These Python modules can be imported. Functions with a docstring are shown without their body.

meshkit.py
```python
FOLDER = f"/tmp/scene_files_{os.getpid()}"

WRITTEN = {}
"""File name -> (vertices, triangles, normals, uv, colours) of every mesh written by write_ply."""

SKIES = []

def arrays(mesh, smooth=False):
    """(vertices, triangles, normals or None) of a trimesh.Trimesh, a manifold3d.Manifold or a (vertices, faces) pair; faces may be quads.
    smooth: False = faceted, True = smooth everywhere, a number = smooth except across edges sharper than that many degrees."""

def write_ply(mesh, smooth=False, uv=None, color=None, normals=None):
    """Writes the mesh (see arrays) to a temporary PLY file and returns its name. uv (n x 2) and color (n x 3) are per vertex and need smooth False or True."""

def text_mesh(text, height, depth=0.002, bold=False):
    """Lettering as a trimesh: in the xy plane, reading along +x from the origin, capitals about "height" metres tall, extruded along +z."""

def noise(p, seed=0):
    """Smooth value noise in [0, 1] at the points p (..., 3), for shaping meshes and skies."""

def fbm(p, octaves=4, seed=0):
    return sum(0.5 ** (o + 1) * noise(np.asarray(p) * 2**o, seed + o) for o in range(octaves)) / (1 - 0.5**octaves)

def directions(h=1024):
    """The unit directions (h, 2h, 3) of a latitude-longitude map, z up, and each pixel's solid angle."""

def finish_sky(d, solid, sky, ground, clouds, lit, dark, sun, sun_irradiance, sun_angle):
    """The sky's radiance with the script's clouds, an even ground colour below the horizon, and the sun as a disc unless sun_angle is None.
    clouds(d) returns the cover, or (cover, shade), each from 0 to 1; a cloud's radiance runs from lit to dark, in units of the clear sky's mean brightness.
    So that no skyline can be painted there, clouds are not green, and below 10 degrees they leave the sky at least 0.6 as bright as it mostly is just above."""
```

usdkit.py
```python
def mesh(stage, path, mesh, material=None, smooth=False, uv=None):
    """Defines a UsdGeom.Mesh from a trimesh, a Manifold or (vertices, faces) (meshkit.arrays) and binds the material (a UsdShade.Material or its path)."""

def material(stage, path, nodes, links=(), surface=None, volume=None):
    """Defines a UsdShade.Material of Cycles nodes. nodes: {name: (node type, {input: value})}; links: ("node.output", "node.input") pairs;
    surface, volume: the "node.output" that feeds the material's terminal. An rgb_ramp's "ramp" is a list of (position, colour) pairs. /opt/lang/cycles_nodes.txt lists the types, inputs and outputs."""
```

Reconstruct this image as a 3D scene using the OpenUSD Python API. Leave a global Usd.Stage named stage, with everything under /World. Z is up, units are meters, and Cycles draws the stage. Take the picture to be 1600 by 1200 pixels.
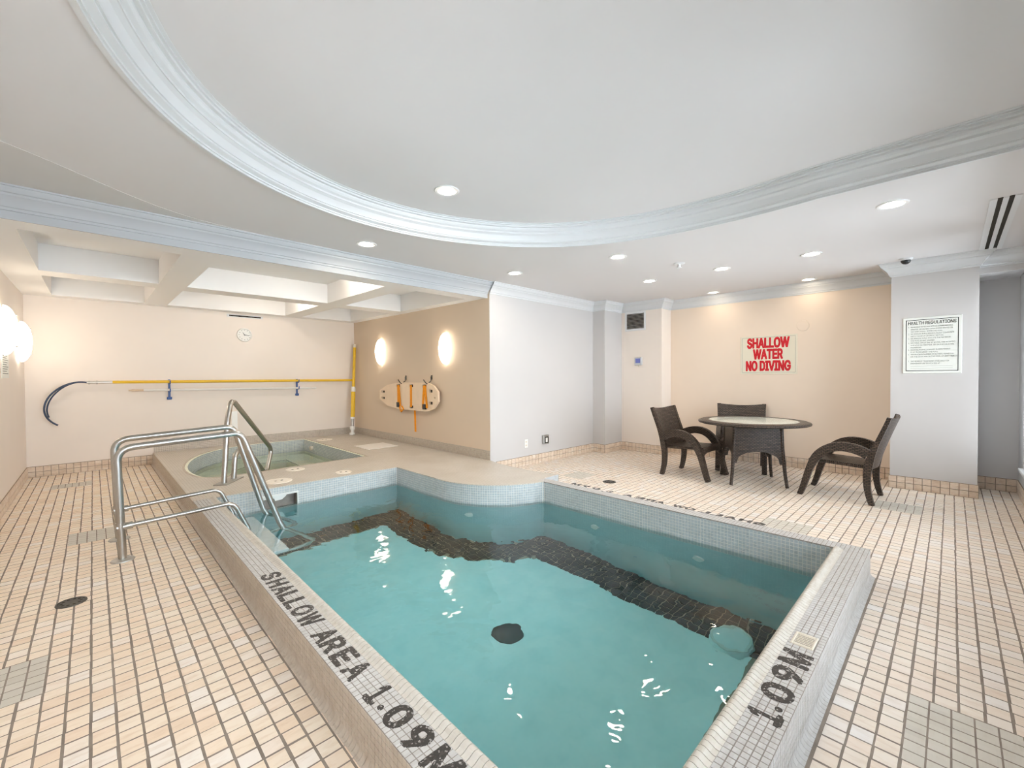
import math, random
import numpy as np, trimesh
from shapely.geometry import Polygon, Point, LineString, box as sbox
from shapely.ops import unary_union
from scipy.interpolate import splprep, splev
from pxr import Usd, UsdGeom, UsdLux, UsdShade, Gf, Sdf, Vt
import usdkit, meshkit

random.seed(7)
RNG = np.random.default_rng(11)
stage = Usd.Stage.CreateInMemory()
UsdGeom.SetStageUpAxis(stage, 'Z')
UsdGeom.SetStageMetersPerUnit(stage, 1.0)
stage.SetDefaultPrim(UsdGeom.Xform.Define(stage, '/World').GetPrim())
LK = '/World/Looks/'

# ------------------------------------------------------------------ camera, sky, exposure
YAW, PITCH, ROLL, FPX, EYE = 0.773483, -0.0154613, -0.0055975, 670.52, np.array([0, 0, 1.25])
FW = np.array([math.sin(YAW) * math.cos(PITCH), math.cos(YAW) * math.cos(PITCH), math.sin(PITCH)])
_r = np.array([math.cos(YAW), -math.sin(YAW), 0]); _u = np.cross(_r, FW)
RT = math.cos(ROLL) * _r + math.sin(ROLL) * _u
UP = -math.sin(ROLL) * _r + math.cos(ROLL) * _u
cam = UsdGeom.Camera.Define(stage, '/World/camera')
cam.AddTransformOp().Set(Gf.Matrix4d(*RT, 0, *UP, 0, *(-FW), 0, *EYE, 1))
cam.CreateHorizontalApertureAttr(36.0); cam.CreateVerticalApertureAttr(27.0)
cam.CreateFocalLengthAttr(36.0 * FPX / 1600); cam.CreateClippingRangeAttr(Gf.Vec2f(0.02, 500)); cam.CreateFStopAttr(0.0)
cam.CreateExposureAttr(0.12)
dome = UsdLux.DomeLight.Define(stage, '/World/sky')
dome.CreateIntensityAttr(2.9); dome.CreateColorAttr(Gf.Vec3f(0.82, 0.92, 1.0))
DOWNLIGHT, ALCOVELIGHT, SCONCE, COFFERLAMP = 165.0, 50.0, 12.5, 120.0
WARM = (1.0, 0.87, 0.70)


def proj(p):
    d = np.asarray(p, float) - EYE; w = d @ FW
    return 800 + FPX * (d @ RT) / np.maximum(w, 1e-3), 600 - FPX * (d @ UP) / np.maximum(w, 1e-3), w


def nearest(centres, count):
    """Indices of the pieces that show largest in the picture: in frame, by distance from the eye."""
    u, v, w = proj(centres)
    seen = (w > 0.05) & (u > -20) & (u < 1620) & (v > -20) & (v < 1220)
    d = np.linalg.norm(centres - EYE, axis=1) + np.where(seen, 0, 1000)
    order = np.argsort(d, kind='stable')
    return [i for i in order[:count] if d[i] < 900], [i for i in order if True]

# ------------------------------------------------------------------ prims
USED = {}


def path_for(parent, name):
    base = (parent.GetPath().pathString if parent else '/World') + '/' + name
    n = USED.get(base, -1) + 1; USED[base] = n
    return base if n == 0 else f'{base}_{n:03d}'


def tag(p, label=None, cat=None, group=None, kind=None):
    for k, v in (('label', label), ('category', cat), ('group', group), ('kind', kind)):
        if v: p.SetCustomDataByKey(k, v)
    return p


def thing(name, label=None, cat=None, loc=(0, 0, 0), rz=0, group=None, kind=None):
    x = UsdGeom.Xform.Define(stage, path_for(None, name))
    x.AddTranslateOp().Set(Gf.Vec3d(*map(float, loc))); x.AddRotateZOp().Set(float(rz))
    return tag(x.GetPrim(), label, cat, group, kind)


def obj(name, mesh, mat, parent=None, label=None, cat=None, group=None, kind=None, smooth=False, uv=False):
    if isinstance(mesh, list): mesh = join(mesh)
    m = usdkit.mesh(stage, path_for(parent, name), mesh, LK + mat, smooth)
    if uv:                                                     # box-mapped metres, per face corner
        v = np.array(m.GetPointsAttr().Get()); f = np.array(m.GetFaceVertexIndicesAttr().Get()).reshape(-1, 3)
        t = v[f]; n = np.abs(np.cross(t[:, 1] - t[:, 0], t[:, 2] - t[:, 0])); a = n.argmax(1)
        st = np.where((a == 0)[:, None, None], t[:, :, [1, 2]], np.where((a == 1)[:, None, None], t[:, :, [0, 2]], t[:, :, [0, 1]]))
        UsdGeom.PrimvarsAPI(m).CreatePrimvar('st', Sdf.ValueTypeNames.TexCoord2fArray, 'faceVarying').Set(Vt.Vec2fArray.FromNumpy(st.reshape(-1, 2).astype(np.float32)))
    return tag(m.GetPrim(), label, cat, group, kind)


# ------------------------------------------------------------------ shapes
def join(ms):
    out = []
    for m in ms:
        if isinstance(m, tuple):
            f = np.asarray(m[1]); v = np.asarray(m[0], float)
            if f.shape[1] == 4: f = np.vstack([f[:, [0, 1, 2]], f[:, [0, 2, 3]]])
            m = trimesh.Trimesh(v, f, process=False)
        out.append(m)
    return trimesh.util.concatenate(out) if len(out) > 1 else out[0]


def bx(x0, x1, y0, y1, z0, z1):
    m = trimesh.creation.box([x1 - x0, y1 - y0, z1 - z0]); m.apply_translation([(x0 + x1) / 2, (y0 + y1) / 2, (z0 + z1) / 2]); return m


def rbox(x0, x1, y0, y1, z0, z1, b=0.004):
    """A box with chamfered edges."""
    c = np.array([(x0 + x1) / 2, (y0 + y1) / 2, (z0 + z1) / 2]); h = np.array([x1 - x0, y1 - y0, z1 - z0]) / 2
    b = min(b, h.min() * 0.9); p = []
    for s in np.ndindex(2, 2, 2):
        s = np.array(s) * 2 - 1
        for k in range(3):
            q = s * (h - b); q[k] = s[k] * h[k]; p.append(q)
    m = trimesh.convex.convex_hull(np.array(p)); m.apply_translation(c); return m


def prism(poly, z0, z1):
    geoms = getattr(poly, 'geoms', [poly])
    ms = []
    for g in geoms:
        if g.is_empty or g.area < 1e-9: continue
        m = trimesh.creation.extrude_polygon(g, z1 - z0, engine='earcut'); m.apply_translation([0, 0, z0]); ms.append(m)
    return join(ms)


def on_plane(m, origin, ex, ey):
    """Local (x, y, z) of m -> origin + x ex + y ey + z (ex x ey)."""
    ex, ey = np.array(ex, float), np.array(ey, float); T = np.eye(4)
    T[:3, 0], T[:3, 1], T[:3, 2], T[:3, 3] = ex, ey, np.cross(ex, ey), origin
    m = m.copy(); m.apply_transform(T); return m


def cyl(p, q, r, n=20):
    return trimesh.creation.cylinder(radius=r, segment=[p, q], sections=n)


def lathe(prof, n=32, at=(0, 0, 0)):
    a = np.arange(n) * 2 * math.pi / n; P = np.array(prof, float); k = len(P)
    v = np.stack([P[:, 0, None] * np.cos(a), P[:, 0, None] * np.sin(a), np.repeat(P[:, 1, None], n, 1)], -1).reshape(-1, 3) + np.array(at)
    f = [(i * n + j, i * n + (j + 1) % n, (i + 1) * n + (j + 1) % n, (i + 1) * n + j) for i in range(k - 1) for j in range(n)]
    f = np.array(f); f = np.vstack([f[:, [0, 1, 2]], f[:, [0, 2, 3]]])
    m = trimesh.Trimesh(v, f, process=True); m.update_faces(m.nondegenerate_faces()); return m


def fillet(pts, r, n=7):
    pts = [np.array(p, float) for p in pts]; out = [pts[0]]
    rr = r if isinstance(r, (list, tuple)) else [r] * len(pts)
    for i in range(1, len(pts) - 1):
        a, b, c = pts[i - 1], pts[i], pts[i + 1]
        if rr[i] <= 0: out.append(b); continue
        d1, d2 = (a - b), (c - b); l1, l2 = np.linalg.norm(d1), np.linalg.norm(d2); d1 /= l1; d2 /= l2
        ang = math.acos(np.clip(d1 @ d2, -1, 1)); t = min(rr[i] / math.tan(ang / 2), 0.48 * l1, 0.48 * l2)
        p, q = b + d1 * t, b + d2 * t
        for s in np.linspace(0, 1, n): out.append((1 - s) ** 2 * p + 2 * s * (1 - s) * b + s * s * q)
    return np.array(out + [pts[-1]])


def tube(pts, r, sides=14, caps=True):
    p = np.asarray(pts, float); k = len(p); t = np.gradient(p, axis=0); t /= np.linalg.norm(t, axis=1, keepdims=True)
    r = np.broadcast_to(r, (k,)); a0 = np.cross(t[0], [0.3, 0.5, 0.81]); a0 /= np.linalg.norm(a0); v = []
    for i in range(k):
        a0 = a0 - t[i] * (a0 @ t[i]); a0 /= np.linalg.norm(a0); b0 = np.cross(t[i], a0)
        for j in range(sides):
            w = 2 * math.pi * j / sides; v.append(p[i] + r[i] * (math.cos(w) * a0 + math.sin(w) * b0))
    f = []
    for i in range(k - 1):
        for j in range(sides):
            a, b, c, d = i * sides + j, i * sides + (j + 1) % sides, (i + 1) * sides + (j + 1) % sides, (i + 1) * sides + j
            f += [(a, b, c), (a, c, d)]
    if caps:
        v += [p[0], p[-1]]
        for j in range(sides): f += [(k * sides, (j + 1) % sides, j), (k * sides + 1, (k - 1) * sides + j, (k - 1) * sides + (j + 1) % sides)]
    return trimesh.Trimesh(np.array(v), np.array(f), process=False)


def ring_sweep(path, prof, closed=False):
    """Sweeps the profile (offset to the left of the path, z) along a plan polyline, mitred."""
    P = np.array(path, float); k = len(P); n = []
    for i in range(k):
        a = P[i] - P[i - 1] if (closed or i > 0) else None; b = P[(i + 1) % k] - P[i] if (closed or i < k - 1) else None
        na = None if a is None else np.array([-a[1], a[0]]) / np.linalg.norm(a); nb = None if b is None else np.array([-b[1], b[0]]) / np.linalg.norm(b)
        if na is None: n.append(nb)
        elif nb is None: n.append(na)
        else: m = na + nb; n.append(2 * m / max(m @ m, 0.15) if True else m)
    n = np.array(n); n = np.where(np.linalg.norm(n, axis=1, keepdims=True) > 3, n / np.linalg.norm(n, axis=1, keepdims=True), n)
    Q = np.array(prof, float); q = len(Q)
    v = np.concatenate([np.concatenate([P[i] + Q[:, :1] * n[i], Q[:, 1:]], 1) for i in range(k)])
    f = []
    for i in range(k if closed else k - 1):
        for j in range(q - 1):
            a, b = i * q + j, ((i + 1) % k) * q + j
            f += [(a, a + 1, b + 1), (a, b + 1, b)]
    return trimesh.Trimesh(v, np.array(f), process=False)


def chips(c, ux, uy, up, inset=0.0008):
    """Batch of small tiles: centre of the foot c, half edges ux, uy, height up (all n x 3). Ten triangles each."""
    c, ux, uy, up = (np.asarray(a, float) for a in (c, ux, uy, up)); n = len(c)
    ux, uy, up = (np.broadcast_to(a, (n, 3)) for a in (ux, uy, up))
    lx = 1 - inset / np.linalg.norm(ux, axis=1, keepdims=True); ly = 1 - inset / np.linalg.norm(uy, axis=1, keepdims=True)
    S = [(-1, -1), (1, -1), (1, 1), (-1, 1)]
    v = np.stack([c + a * ux + b * uy for a, b in S] + [c + a * ux * lx + b * uy * ly + up for a, b in S], 1)
    F = np.array([(4, 5, 6), (4, 6, 7), (0, 1, 5), (0, 5, 4), (1, 2, 6), (1, 6, 5), (2, 3, 7), (2, 7, 6), (3, 0, 4), (3, 4, 7)])
    flip = np.einsum('ij,ij->i', np.cross(ux, uy), up) < 0
    f = F[None] + 8 * np.arange(n)[:, None, None]
    f = np.where(flip[:, None, None], f[:, :, ::-1], f)
    return v, f


def pack(vf, idx):
    v, f = vf; idx = np.asarray(idx, int); F = f[idx] - 8 * idx[:, None, None] + 8 * np.arange(len(idx))[:, None, None]
    return trimesh.Trimesh(v[idx].reshape(-1, 3), F.reshape(-1, 3), process=False)


def lay(name, vf, mat, parent, most=300, stuff_name=None):
    """The pieces that show largest become parts of their own, the rest one 'stuff' part."""
    n = len(vf[0])
    if n == 0: return
    near, order = nearest(vf[0].mean(1), most)
    for i in near: obj(name, pack(vf, [i]), mat, parent)
    rest = [i for i in range(n) if i not in set(near)]
    if rest: obj(stuff_name or name + '_field', pack(vf, rest), mat, parent, kind='stuff')


def resample(path, step):
    P = np.array(path, float); d = np.r_[0, np.cumsum(np.linalg.norm(np.diff(P, axis=0), axis=1))]; n = max(1, int(round(d[-1] / step)))
    s = (np.arange(n) + 0.5) * d[-1] / n
    c = np.stack([np.interp(s, d, P[:, k]) for k in range(2)], 1)
    e = d[-1] / n * 0.5
    t = np.stack([np.interp(np.minimum(s + e, d[-1]), d, P[:, k]) - np.interp(np.maximum(s - e, 0), d, P[:, k]) for k in range(2)], 1)
    return c, t / np.linalg.norm(t, axis=1, keepdims=True), d[-1] / n


def wall_chips(path, z0, z1, pitch, gap, depth, side=1, inset=0.0008):
    """Tiles on the vertical face over a plan polyline; they stand out to its left (side=1) or right."""
    c, t, st = resample(path, pitch); rows = max(1, int(round((z1 - z0) / pitch))); rh = (z1 - z0) / rows
    nrm = np.stack([-t[:, 1], t[:, 0]], 1) * side
    C, X, Y, N = [], [], [], []
    for r in range(rows):
        z = z0 + (r + 0.5) * rh; k = len(c)
        C.append(np.c_[c - nrm * 0.001, np.full(k, z)]); X.append(np.c_[t * (st - gap) / 2, np.zeros(k)]); Y.append(np.tile([0, 0, (rh - gap) / 2], (k, 1)))
        N.append(np.c_[nrm * (depth + 0.001), np.zeros(k)])
    return chips(np.concatenate(C), np.concatenate(X), np.concatenate(Y), np.concatenate(N), inset)


def floor_chips(x0, x1, y0, y1, px, py, gx, gy, z, h, inside=None, phase=(0, 0), jitter=0.0, inset=0.0012):
    xs = np.arange(math.floor((x0 - phase[0]) / px), math.ceil((x1 - phase[0]) / px)) * px + phase[0] + px / 2
    ys = np.arange(math.floor((y0 - phase[1]) / py), math.ceil((y1 - phase[1]) / py)) * py + phase[1] + py / 2
    X, Y = (a.ravel() for a in np.meshgrid(xs, ys))
    hx, hy = np.full(len(X), (px - gx) / 2), np.full(len(X), (py - gy) / 2)
    a, b = np.maximum(X - hx, x0), np.minimum(X + hx, x1); c, d = np.maximum(Y - hy, y0), np.minimum(Y + hy, y1)
    ok = (b - a > 0.006) & (d - c > 0.006)
    if inside is not None:
        ok &= np.array([inside((p, q)) for p, q in zip((a + b) / 2, (c + d) / 2)])
    a, b, c, d = a[ok], b[ok], c[ok], d[ok]; n = len(a)
    j = RNG.uniform(-1, 1, (n, 4)) * jitter
    cen = np.c_[(a + b) / 2 + j[:, 0], (c + d) / 2 + j[:, 1], np.full(n, z - h)]
    o = np.zeros(n)
    return chips(cen, np.c_[(b - a) / 2 + j[:, 2], o, o], np.c_[o, (d - c) / 2 + j[:, 3], o], np.c_[o, o, h + np.abs(RNG.normal(0, 0.0004, n))], inset)


# ------------------------------------------------------------------ materials
def mat(name, color, rough=0.5, spec=0.5, metal=0.0, mottle=0.0, mscale=3.0, bump=0.0, bscale=60.0, coat=0.0, emit=None):
    c = np.array(color, float)
    nodes = {'p': ('principled_bsdf', {'base_color': c, 'roughness': rough, 'metallic': metal, 'specular_ior_level': spec, 'coat_weight': coat})}
    links = []
    if mottle or bump: nodes['g'] = ('geometry', {})
    if mottle:
        nodes['n'] = ('noise_texture', {'scale': mscale, 'detail': 4.0, 'roughness': 0.6})
        nodes['r'] = ('rgb_ramp', {'ramp': [(0.25, np.clip(c * (1 - mottle), 0, 1)), (0.75, np.clip(c * (1 + mottle), 0, 1))]})
        links += [('g.position', 'n.vector'), ('n.fac', 'r.fac'), ('r.color', 'p.base_color')]
    if bump:
        nodes['bn'] = ('noise_texture', {'scale': bscale, 'detail': 3.0}); nodes['b'] = ('bump', {'strength': bump, 'distance': 0.002})
        links += [('g.position', 'bn.vector'), ('bn.fac', 'b.height'), ('b.normal', 'p.normal')]
    return usdkit.material(stage, LK + name, nodes, links, 'p.BSDF')


def tile_mat(name, ramp, px, py, phase, rough=0.45, vein=0.5, stretch=(10, 40, 40), spec=0.4):
    """Each tile its own tone (a random number per grid cell), with stone veins."""
    cols = [tuple(c) for c in ramp]; n = len(cols)
    return usdkit.material(stage, LK + name, {
        'g': ('geometry', {}), 's': ('vector_math', {'math_type': 'subtract', 'vector2': (phase[0], phase[1], 0.03)}),
        'm': ('vector_math', {'math_type': 'multiply', 'vector2': (1 / px, 1 / py, 1 / px)}), 'fl': ('vector_math', {'math_type': 'floor'}),
        'w': ('white_noise_texture', {'dimensions': '3D'}), 'r': ('rgb_ramp', {'ramp': [(i / (n - 1), c) for i, c in enumerate(cols)]}),
        'mp': ('vector_math', {'math_type': 'multiply', 'vector2': stretch}), 'n': ('noise_texture', {'scale': 1.0, 'detail': 5.0, 'roughness': 0.65}),
        'v': ('rgb_ramp', {'ramp': [(0.28, (1 - 0.22 * vein, 1 - 0.32 * vein, 1 - 0.42 * vein)), (0.52, (1, 1, 1))]}),
        'x': ('mix_color', {'blend_type': 'multiply', 'fac': 1.0}), 'b': ('bump', {'strength': 0.25, 'distance': 0.0015}),
        'p': ('principled_bsdf', {'roughness': rough, 'specular_ior_level': spec})},
        [('g.position', 's.vector1'), ('s.vector', 'm.vector1'), ('m.vector', 'fl.vector1'), ('fl.vector', 'w.vector'), ('w.value', 'r.fac'),
         ('g.position', 'mp.vector1'), ('mp.vector', 'n.vector'), ('n.fac', 'v.fac'), ('r.color', 'x.a'), ('v.color', 'x.b'), ('x.result', 'p.base_color'),
         ('n.fac', 'b.height'), ('b.normal', 'p.normal')], 'p.BSDF')


def mosaic_mat(name, c1, c2, grout, pitch, rough=0.4, axes='xy', bumpy=True):
    """Far-off mosaic: fine square tiles as a brick pattern on world position."""
    rot = {'xy': None, 'xz': (math.pi / 2, 0, 0), 'yz': (0, math.pi / 2, 0)}[axes]
    nodes = {'g': ('geometry', {}), 'br': ('brick_texture', {'offset': 0.0, 'squash': 1.0, 'scale': 1.0, 'brick_width': pitch, 'row_height': pitch, 'mortar_size': pitch * 0.055, 'mortar_smooth': 0.2, 'color1': c1, 'color2': c2, 'mortar': grout}),
             'n': ('noise_texture', {'scale': 2.2, 'detail': 4.0}), 'r': ('rgb_ramp', {'ramp': [(0.3, (0.88, 0.86, 0.83)), (0.7, (1, 1, 1))]}),
             'x': ('mix_color', {'blend_type': 'multiply', 'fac': 1.0}), 'p': ('principled_bsdf', {'roughness': rough, 'specular_ior_level': 0.4})}
    links = [('br.color', 'x.a'), ('g.position', 'n.vector'), ('n.fac', 'r.fac'), ('r.color', 'x.b'), ('x.result', 'p.base_color')]
    if rot: nodes['mp'] = ('vector_rotate', {'rotate_type': 'euler_xyz', 'rotation': rot}); links += [('g.position', 'mp.vector'), ('mp.vector', 'br.vector')]
    else: links += [('g.position', 'br.vector')]
    return usdkit.material(stage, LK + name, nodes, links, 'p.BSDF')


def emitter(name, color, strength):
    return usdkit.material(stage, LK + name, {'e': ('emission', {'color': color, 'strength': strength})}, [], 'e.emission')


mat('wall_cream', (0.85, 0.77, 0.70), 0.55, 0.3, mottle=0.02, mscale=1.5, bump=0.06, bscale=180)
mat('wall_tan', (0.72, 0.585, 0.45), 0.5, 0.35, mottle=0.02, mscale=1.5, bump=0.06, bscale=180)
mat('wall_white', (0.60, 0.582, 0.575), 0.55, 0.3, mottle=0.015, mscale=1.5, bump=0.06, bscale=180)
mat('wall_alcove_paint', (0.85, 0.72, 0.60), 0.5, 0.35, mottle=0.02, mscale=1.5, bump=0.06, bscale=180)
mat('ceiling_white', (0.735, 0.715, 0.715), 0.75, 0.2, mottle=0.012, mscale=1.2)
mat('ceiling_shade', (0.665, 0.655, 0.645), 0.75, 0.2)  # ceiling white darkened to carry the shade in front of the beam
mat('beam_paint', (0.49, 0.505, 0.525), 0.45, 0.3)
mat('moulding_white', (0.69, 0.70, 0.71), 0.4, 0.35)
mat('coffer_white', (0.90, 0.89, 0.88), 0.7, 0.2)
mat('trim_white', (0.76, 0.765, 0.775), 0.4, 0.4)
mat('grout_dark', (0.30, 0.25, 0.21), 0.9, 0.1, mottle=0.25, mscale=9)
mat('grout_light', (0.74, 0.72, 0.68), 0.9, 0.1, mottle=0.1, mscale=9)
mat('grout_mid', (0.33, 0.295, 0.265), 0.9, 0.1, mottle=0.2, mscale=12)
mat('grout_base', (0.36, 0.29, 0.23), 0.9, 0.1, mottle=0.15, mscale=9)
PT = 0.068
TR = [(0.91, 0.765, 0.61), (0.93, 0.81, 0.675), (0.87, 0.695, 0.535), (0.93, 0.79, 0.635), (0.91, 0.735, 0.58), (0.93, 0.86, 0.79), (0.92, 0.775, 0.62), (0.94, 0.835, 0.705)]
tile_mat('floor_tile', TR, PT, PT, (-0.024, 1.978), 0.42, 0.55)
tile_mat('floor_tile_daylit', [tuple(np.array(c) * 0.80 + np.array([0.15, 0.155, 0.165])) for c in TR], PT, PT, (0.03, 0.040), 0.33, 0.5, (40, 10, 40), 0.5)  # walkway tile tones washed paler and bluer to hold the daylight sheen
tile_mat('patch_tile', [(0.64, 0.60, 0.52), (0.68, 0.635, 0.56), (0.61, 0.57, 0.50)], 0.056, 0.056, (0, 0), 0.5, 0.2)
tile_mat('base_tile', [(0.74, 0.60, 0.48), (0.80, 0.67, 0.55), (0.70, 0.56, 0.44), (0.82, 0.72, 0.62)], PT, PT, (0.0, 0.0), 0.45, 0.7, (25, 25, 60))
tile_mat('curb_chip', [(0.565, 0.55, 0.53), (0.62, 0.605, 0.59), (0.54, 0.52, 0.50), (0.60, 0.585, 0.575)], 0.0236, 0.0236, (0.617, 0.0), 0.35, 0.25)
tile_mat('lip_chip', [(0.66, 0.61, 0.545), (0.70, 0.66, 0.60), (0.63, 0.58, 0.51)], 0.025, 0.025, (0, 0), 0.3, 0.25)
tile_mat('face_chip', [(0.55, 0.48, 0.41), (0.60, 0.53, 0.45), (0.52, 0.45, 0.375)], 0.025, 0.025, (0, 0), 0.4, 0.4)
tile_mat('pool_chip', [(0.485, 0.53, 0.555), (0.545, 0.585, 0.61), (0.45, 0.49, 0.51)], 0.025, 0.025, (0, 0), 0.3, 0.3)
tile_mat('black_chip', [(0.018, 0.019, 0.022), (0.035, 0.035, 0.04), (0.012, 0.013, 0.015)], 0.06, 0.06, (0, 0), 0.35, 0.2)
mosaic_mat('deck_mosaic', (0.65, 0.60, 0.535), (0.685, 0.635, 0.57), (0.47, 0.42, 0.36), 0.025)
mat('pool_wall_plaster', (0.42, 0.60, 0.63), 0.7, 0.2, mottle=0.06, mscale=4)
mat('pool_plaster', (0.91, 0.99, 1.0), 0.7, 0.2, mottle=0.10, mscale=5)
mat('spa_plaster', (0.88, 0.90, 0.76), 0.7, 0.2, mottle=0.08, mscale=3)
mat('steel', (0.50, 0.495, 0.48), 0.28, 0.5, 1.0)
mat('steel_dull', (0.50, 0.49, 0.47), 0.45, 0.5, 1.0)
mat('lid_cream', (0.90, 0.83, 0.73), 0.4, 0.4)
mat('hatch_white', (0.90, 0.87, 0.83), 0.4, 0.4)
mat('white_tile', (0.92, 0.94, 0.94), 0.5, 0.3, mottle=0.05, mscale=20)
mat('white_plastic', (0.84, 0.83, 0.80), 0.4, 0.5)
mat('cream_plastic', (0.74, 0.67, 0.56), 0.45, 0.4, mottle=0.05, mscale=20)
mat('black_plastic', (0.025, 0.027, 0.03), 0.3, 0.5)
mat('dark_gap', (0.05, 0.045, 0.04), 0.9, 0.1)
mat('dark_metal', (0.10, 0.095, 0.085), 0.5, 0.4, 0.7, mottle=0.3, mscale=40)
mat('yellow_pole', (0.80, 0.50, 0.02), 0.35, 0.5)
mat('silver_pole', (0.75, 0.74, 0.72), 0.3, 0.5, 0.9)
mat('navy_hose', (0.03, 0.05, 0.10), 0.4, 0.5)
mat('blue_hook', (0.03, 0.09, 0.30), 0.4, 0.5)
mat('white_pole', (0.80, 0.77, 0.73), 0.35, 0.5)
mat('tan_board', (0.86, 0.68, 0.50), 0.45, 0.4, mottle=0.05, mscale=6)
mat('tan_wood', (0.66, 0.50, 0.35), 0.5, 0.4, mottle=0.08, mscale=8)
mat('orange_strap', (0.90, 0.33, 0.02), 0.7, 0.2, mottle=0.1, mscale=30)
mat('sign_cream', (0.80, 0.75, 0.62), 0.35, 0.4)
mat('sign_white', (0.80, 0.82, 0.78), 0.35, 0.4)
mat('sign_red', (0.62, 0.008, 0.02), 0.4, 0.4)
mat('ink', (0.05, 0.06, 0.06), 0.5, 0.3)
mat('ink_grey', (0.20, 0.23, 0.22), 0.5, 0.3)
mat('frosted_glass', (0.62, 0.68, 0.62), 0.18, 0.5, coat=0.4)
mat('thermostat_grey', (0.55, 0.56, 0.58), 0.4, 0.4)
mat('screen_blue', (0.16, 0.20, 0.55), 0.25, 0.5)
emitter('lamp_lens', WARM, DOWNLIGHT); emitter('alcove_lens', (1.0, 0.84, 0.64), ALCOVELIGHT); emitter('sconce_glass', (1.0, 0.87, 0.70), SCONCE); emitter('coffer_lens', (1.0, 0.90, 0.77), COFFERLAMP)
# lettering: black mosaic chips, a few of them white
usdkit.material(stage, LK + 'letter_chip', {'g': ('geometry', {}), 'v': ('voronoi_texture', {'scale': 190.0}), 's': ('separate_color', {}), 'r': ('rgb_ramp', {'ramp': [(0.0, (0.02, 0.018, 0.017)), (0.6, (0.035, 0.030, 0.027)), (0.88, (0.06, 0.05, 0.043)), (0.95, (0.40, 0.38, 0.36))], }), 'p': ('principled_bsdf', {'roughness': 0.5})},
    [('g.position', 'v.vector'), ('v.color', 's.color'), ('s.r', 'r.fac'), ('r.color', 'p.base_color')], 'p.BSDF')
# wicker: a basket weave on box-mapped metres
usdkit.material(stage, LK + 'wicker', {'uv': ('uvmap', {'attribute': 'st'}), 'br': ('brick_texture', {'offset': 0.5, 'scale': 1.0, 'brick_width': 0.036, 'row_height': 0.0155, 'mortar_size': 0.0040, 'mortar_smooth': 0.35, 'color1': (0.130, 0.086, 0.064), 'color2': (0.060, 0.039, 0.029), 'mortar': (0.006, 0.004, 0.003)}),
    'iv': ('invert', {}), 'b': ('bump', {'strength': 1.0, 'distance': 0.006}), 'p': ('principled_bsdf', {'roughness': 0.38, 'specular_ior_level': 0.55})},
    [('uv.UV', 'br.vector'), ('br.color', 'p.base_color'), ('br.fac', 'iv.color'), ('iv.color', 'b.height'), ('b.normal', 'p.normal')], 'p.BSDF')


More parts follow.
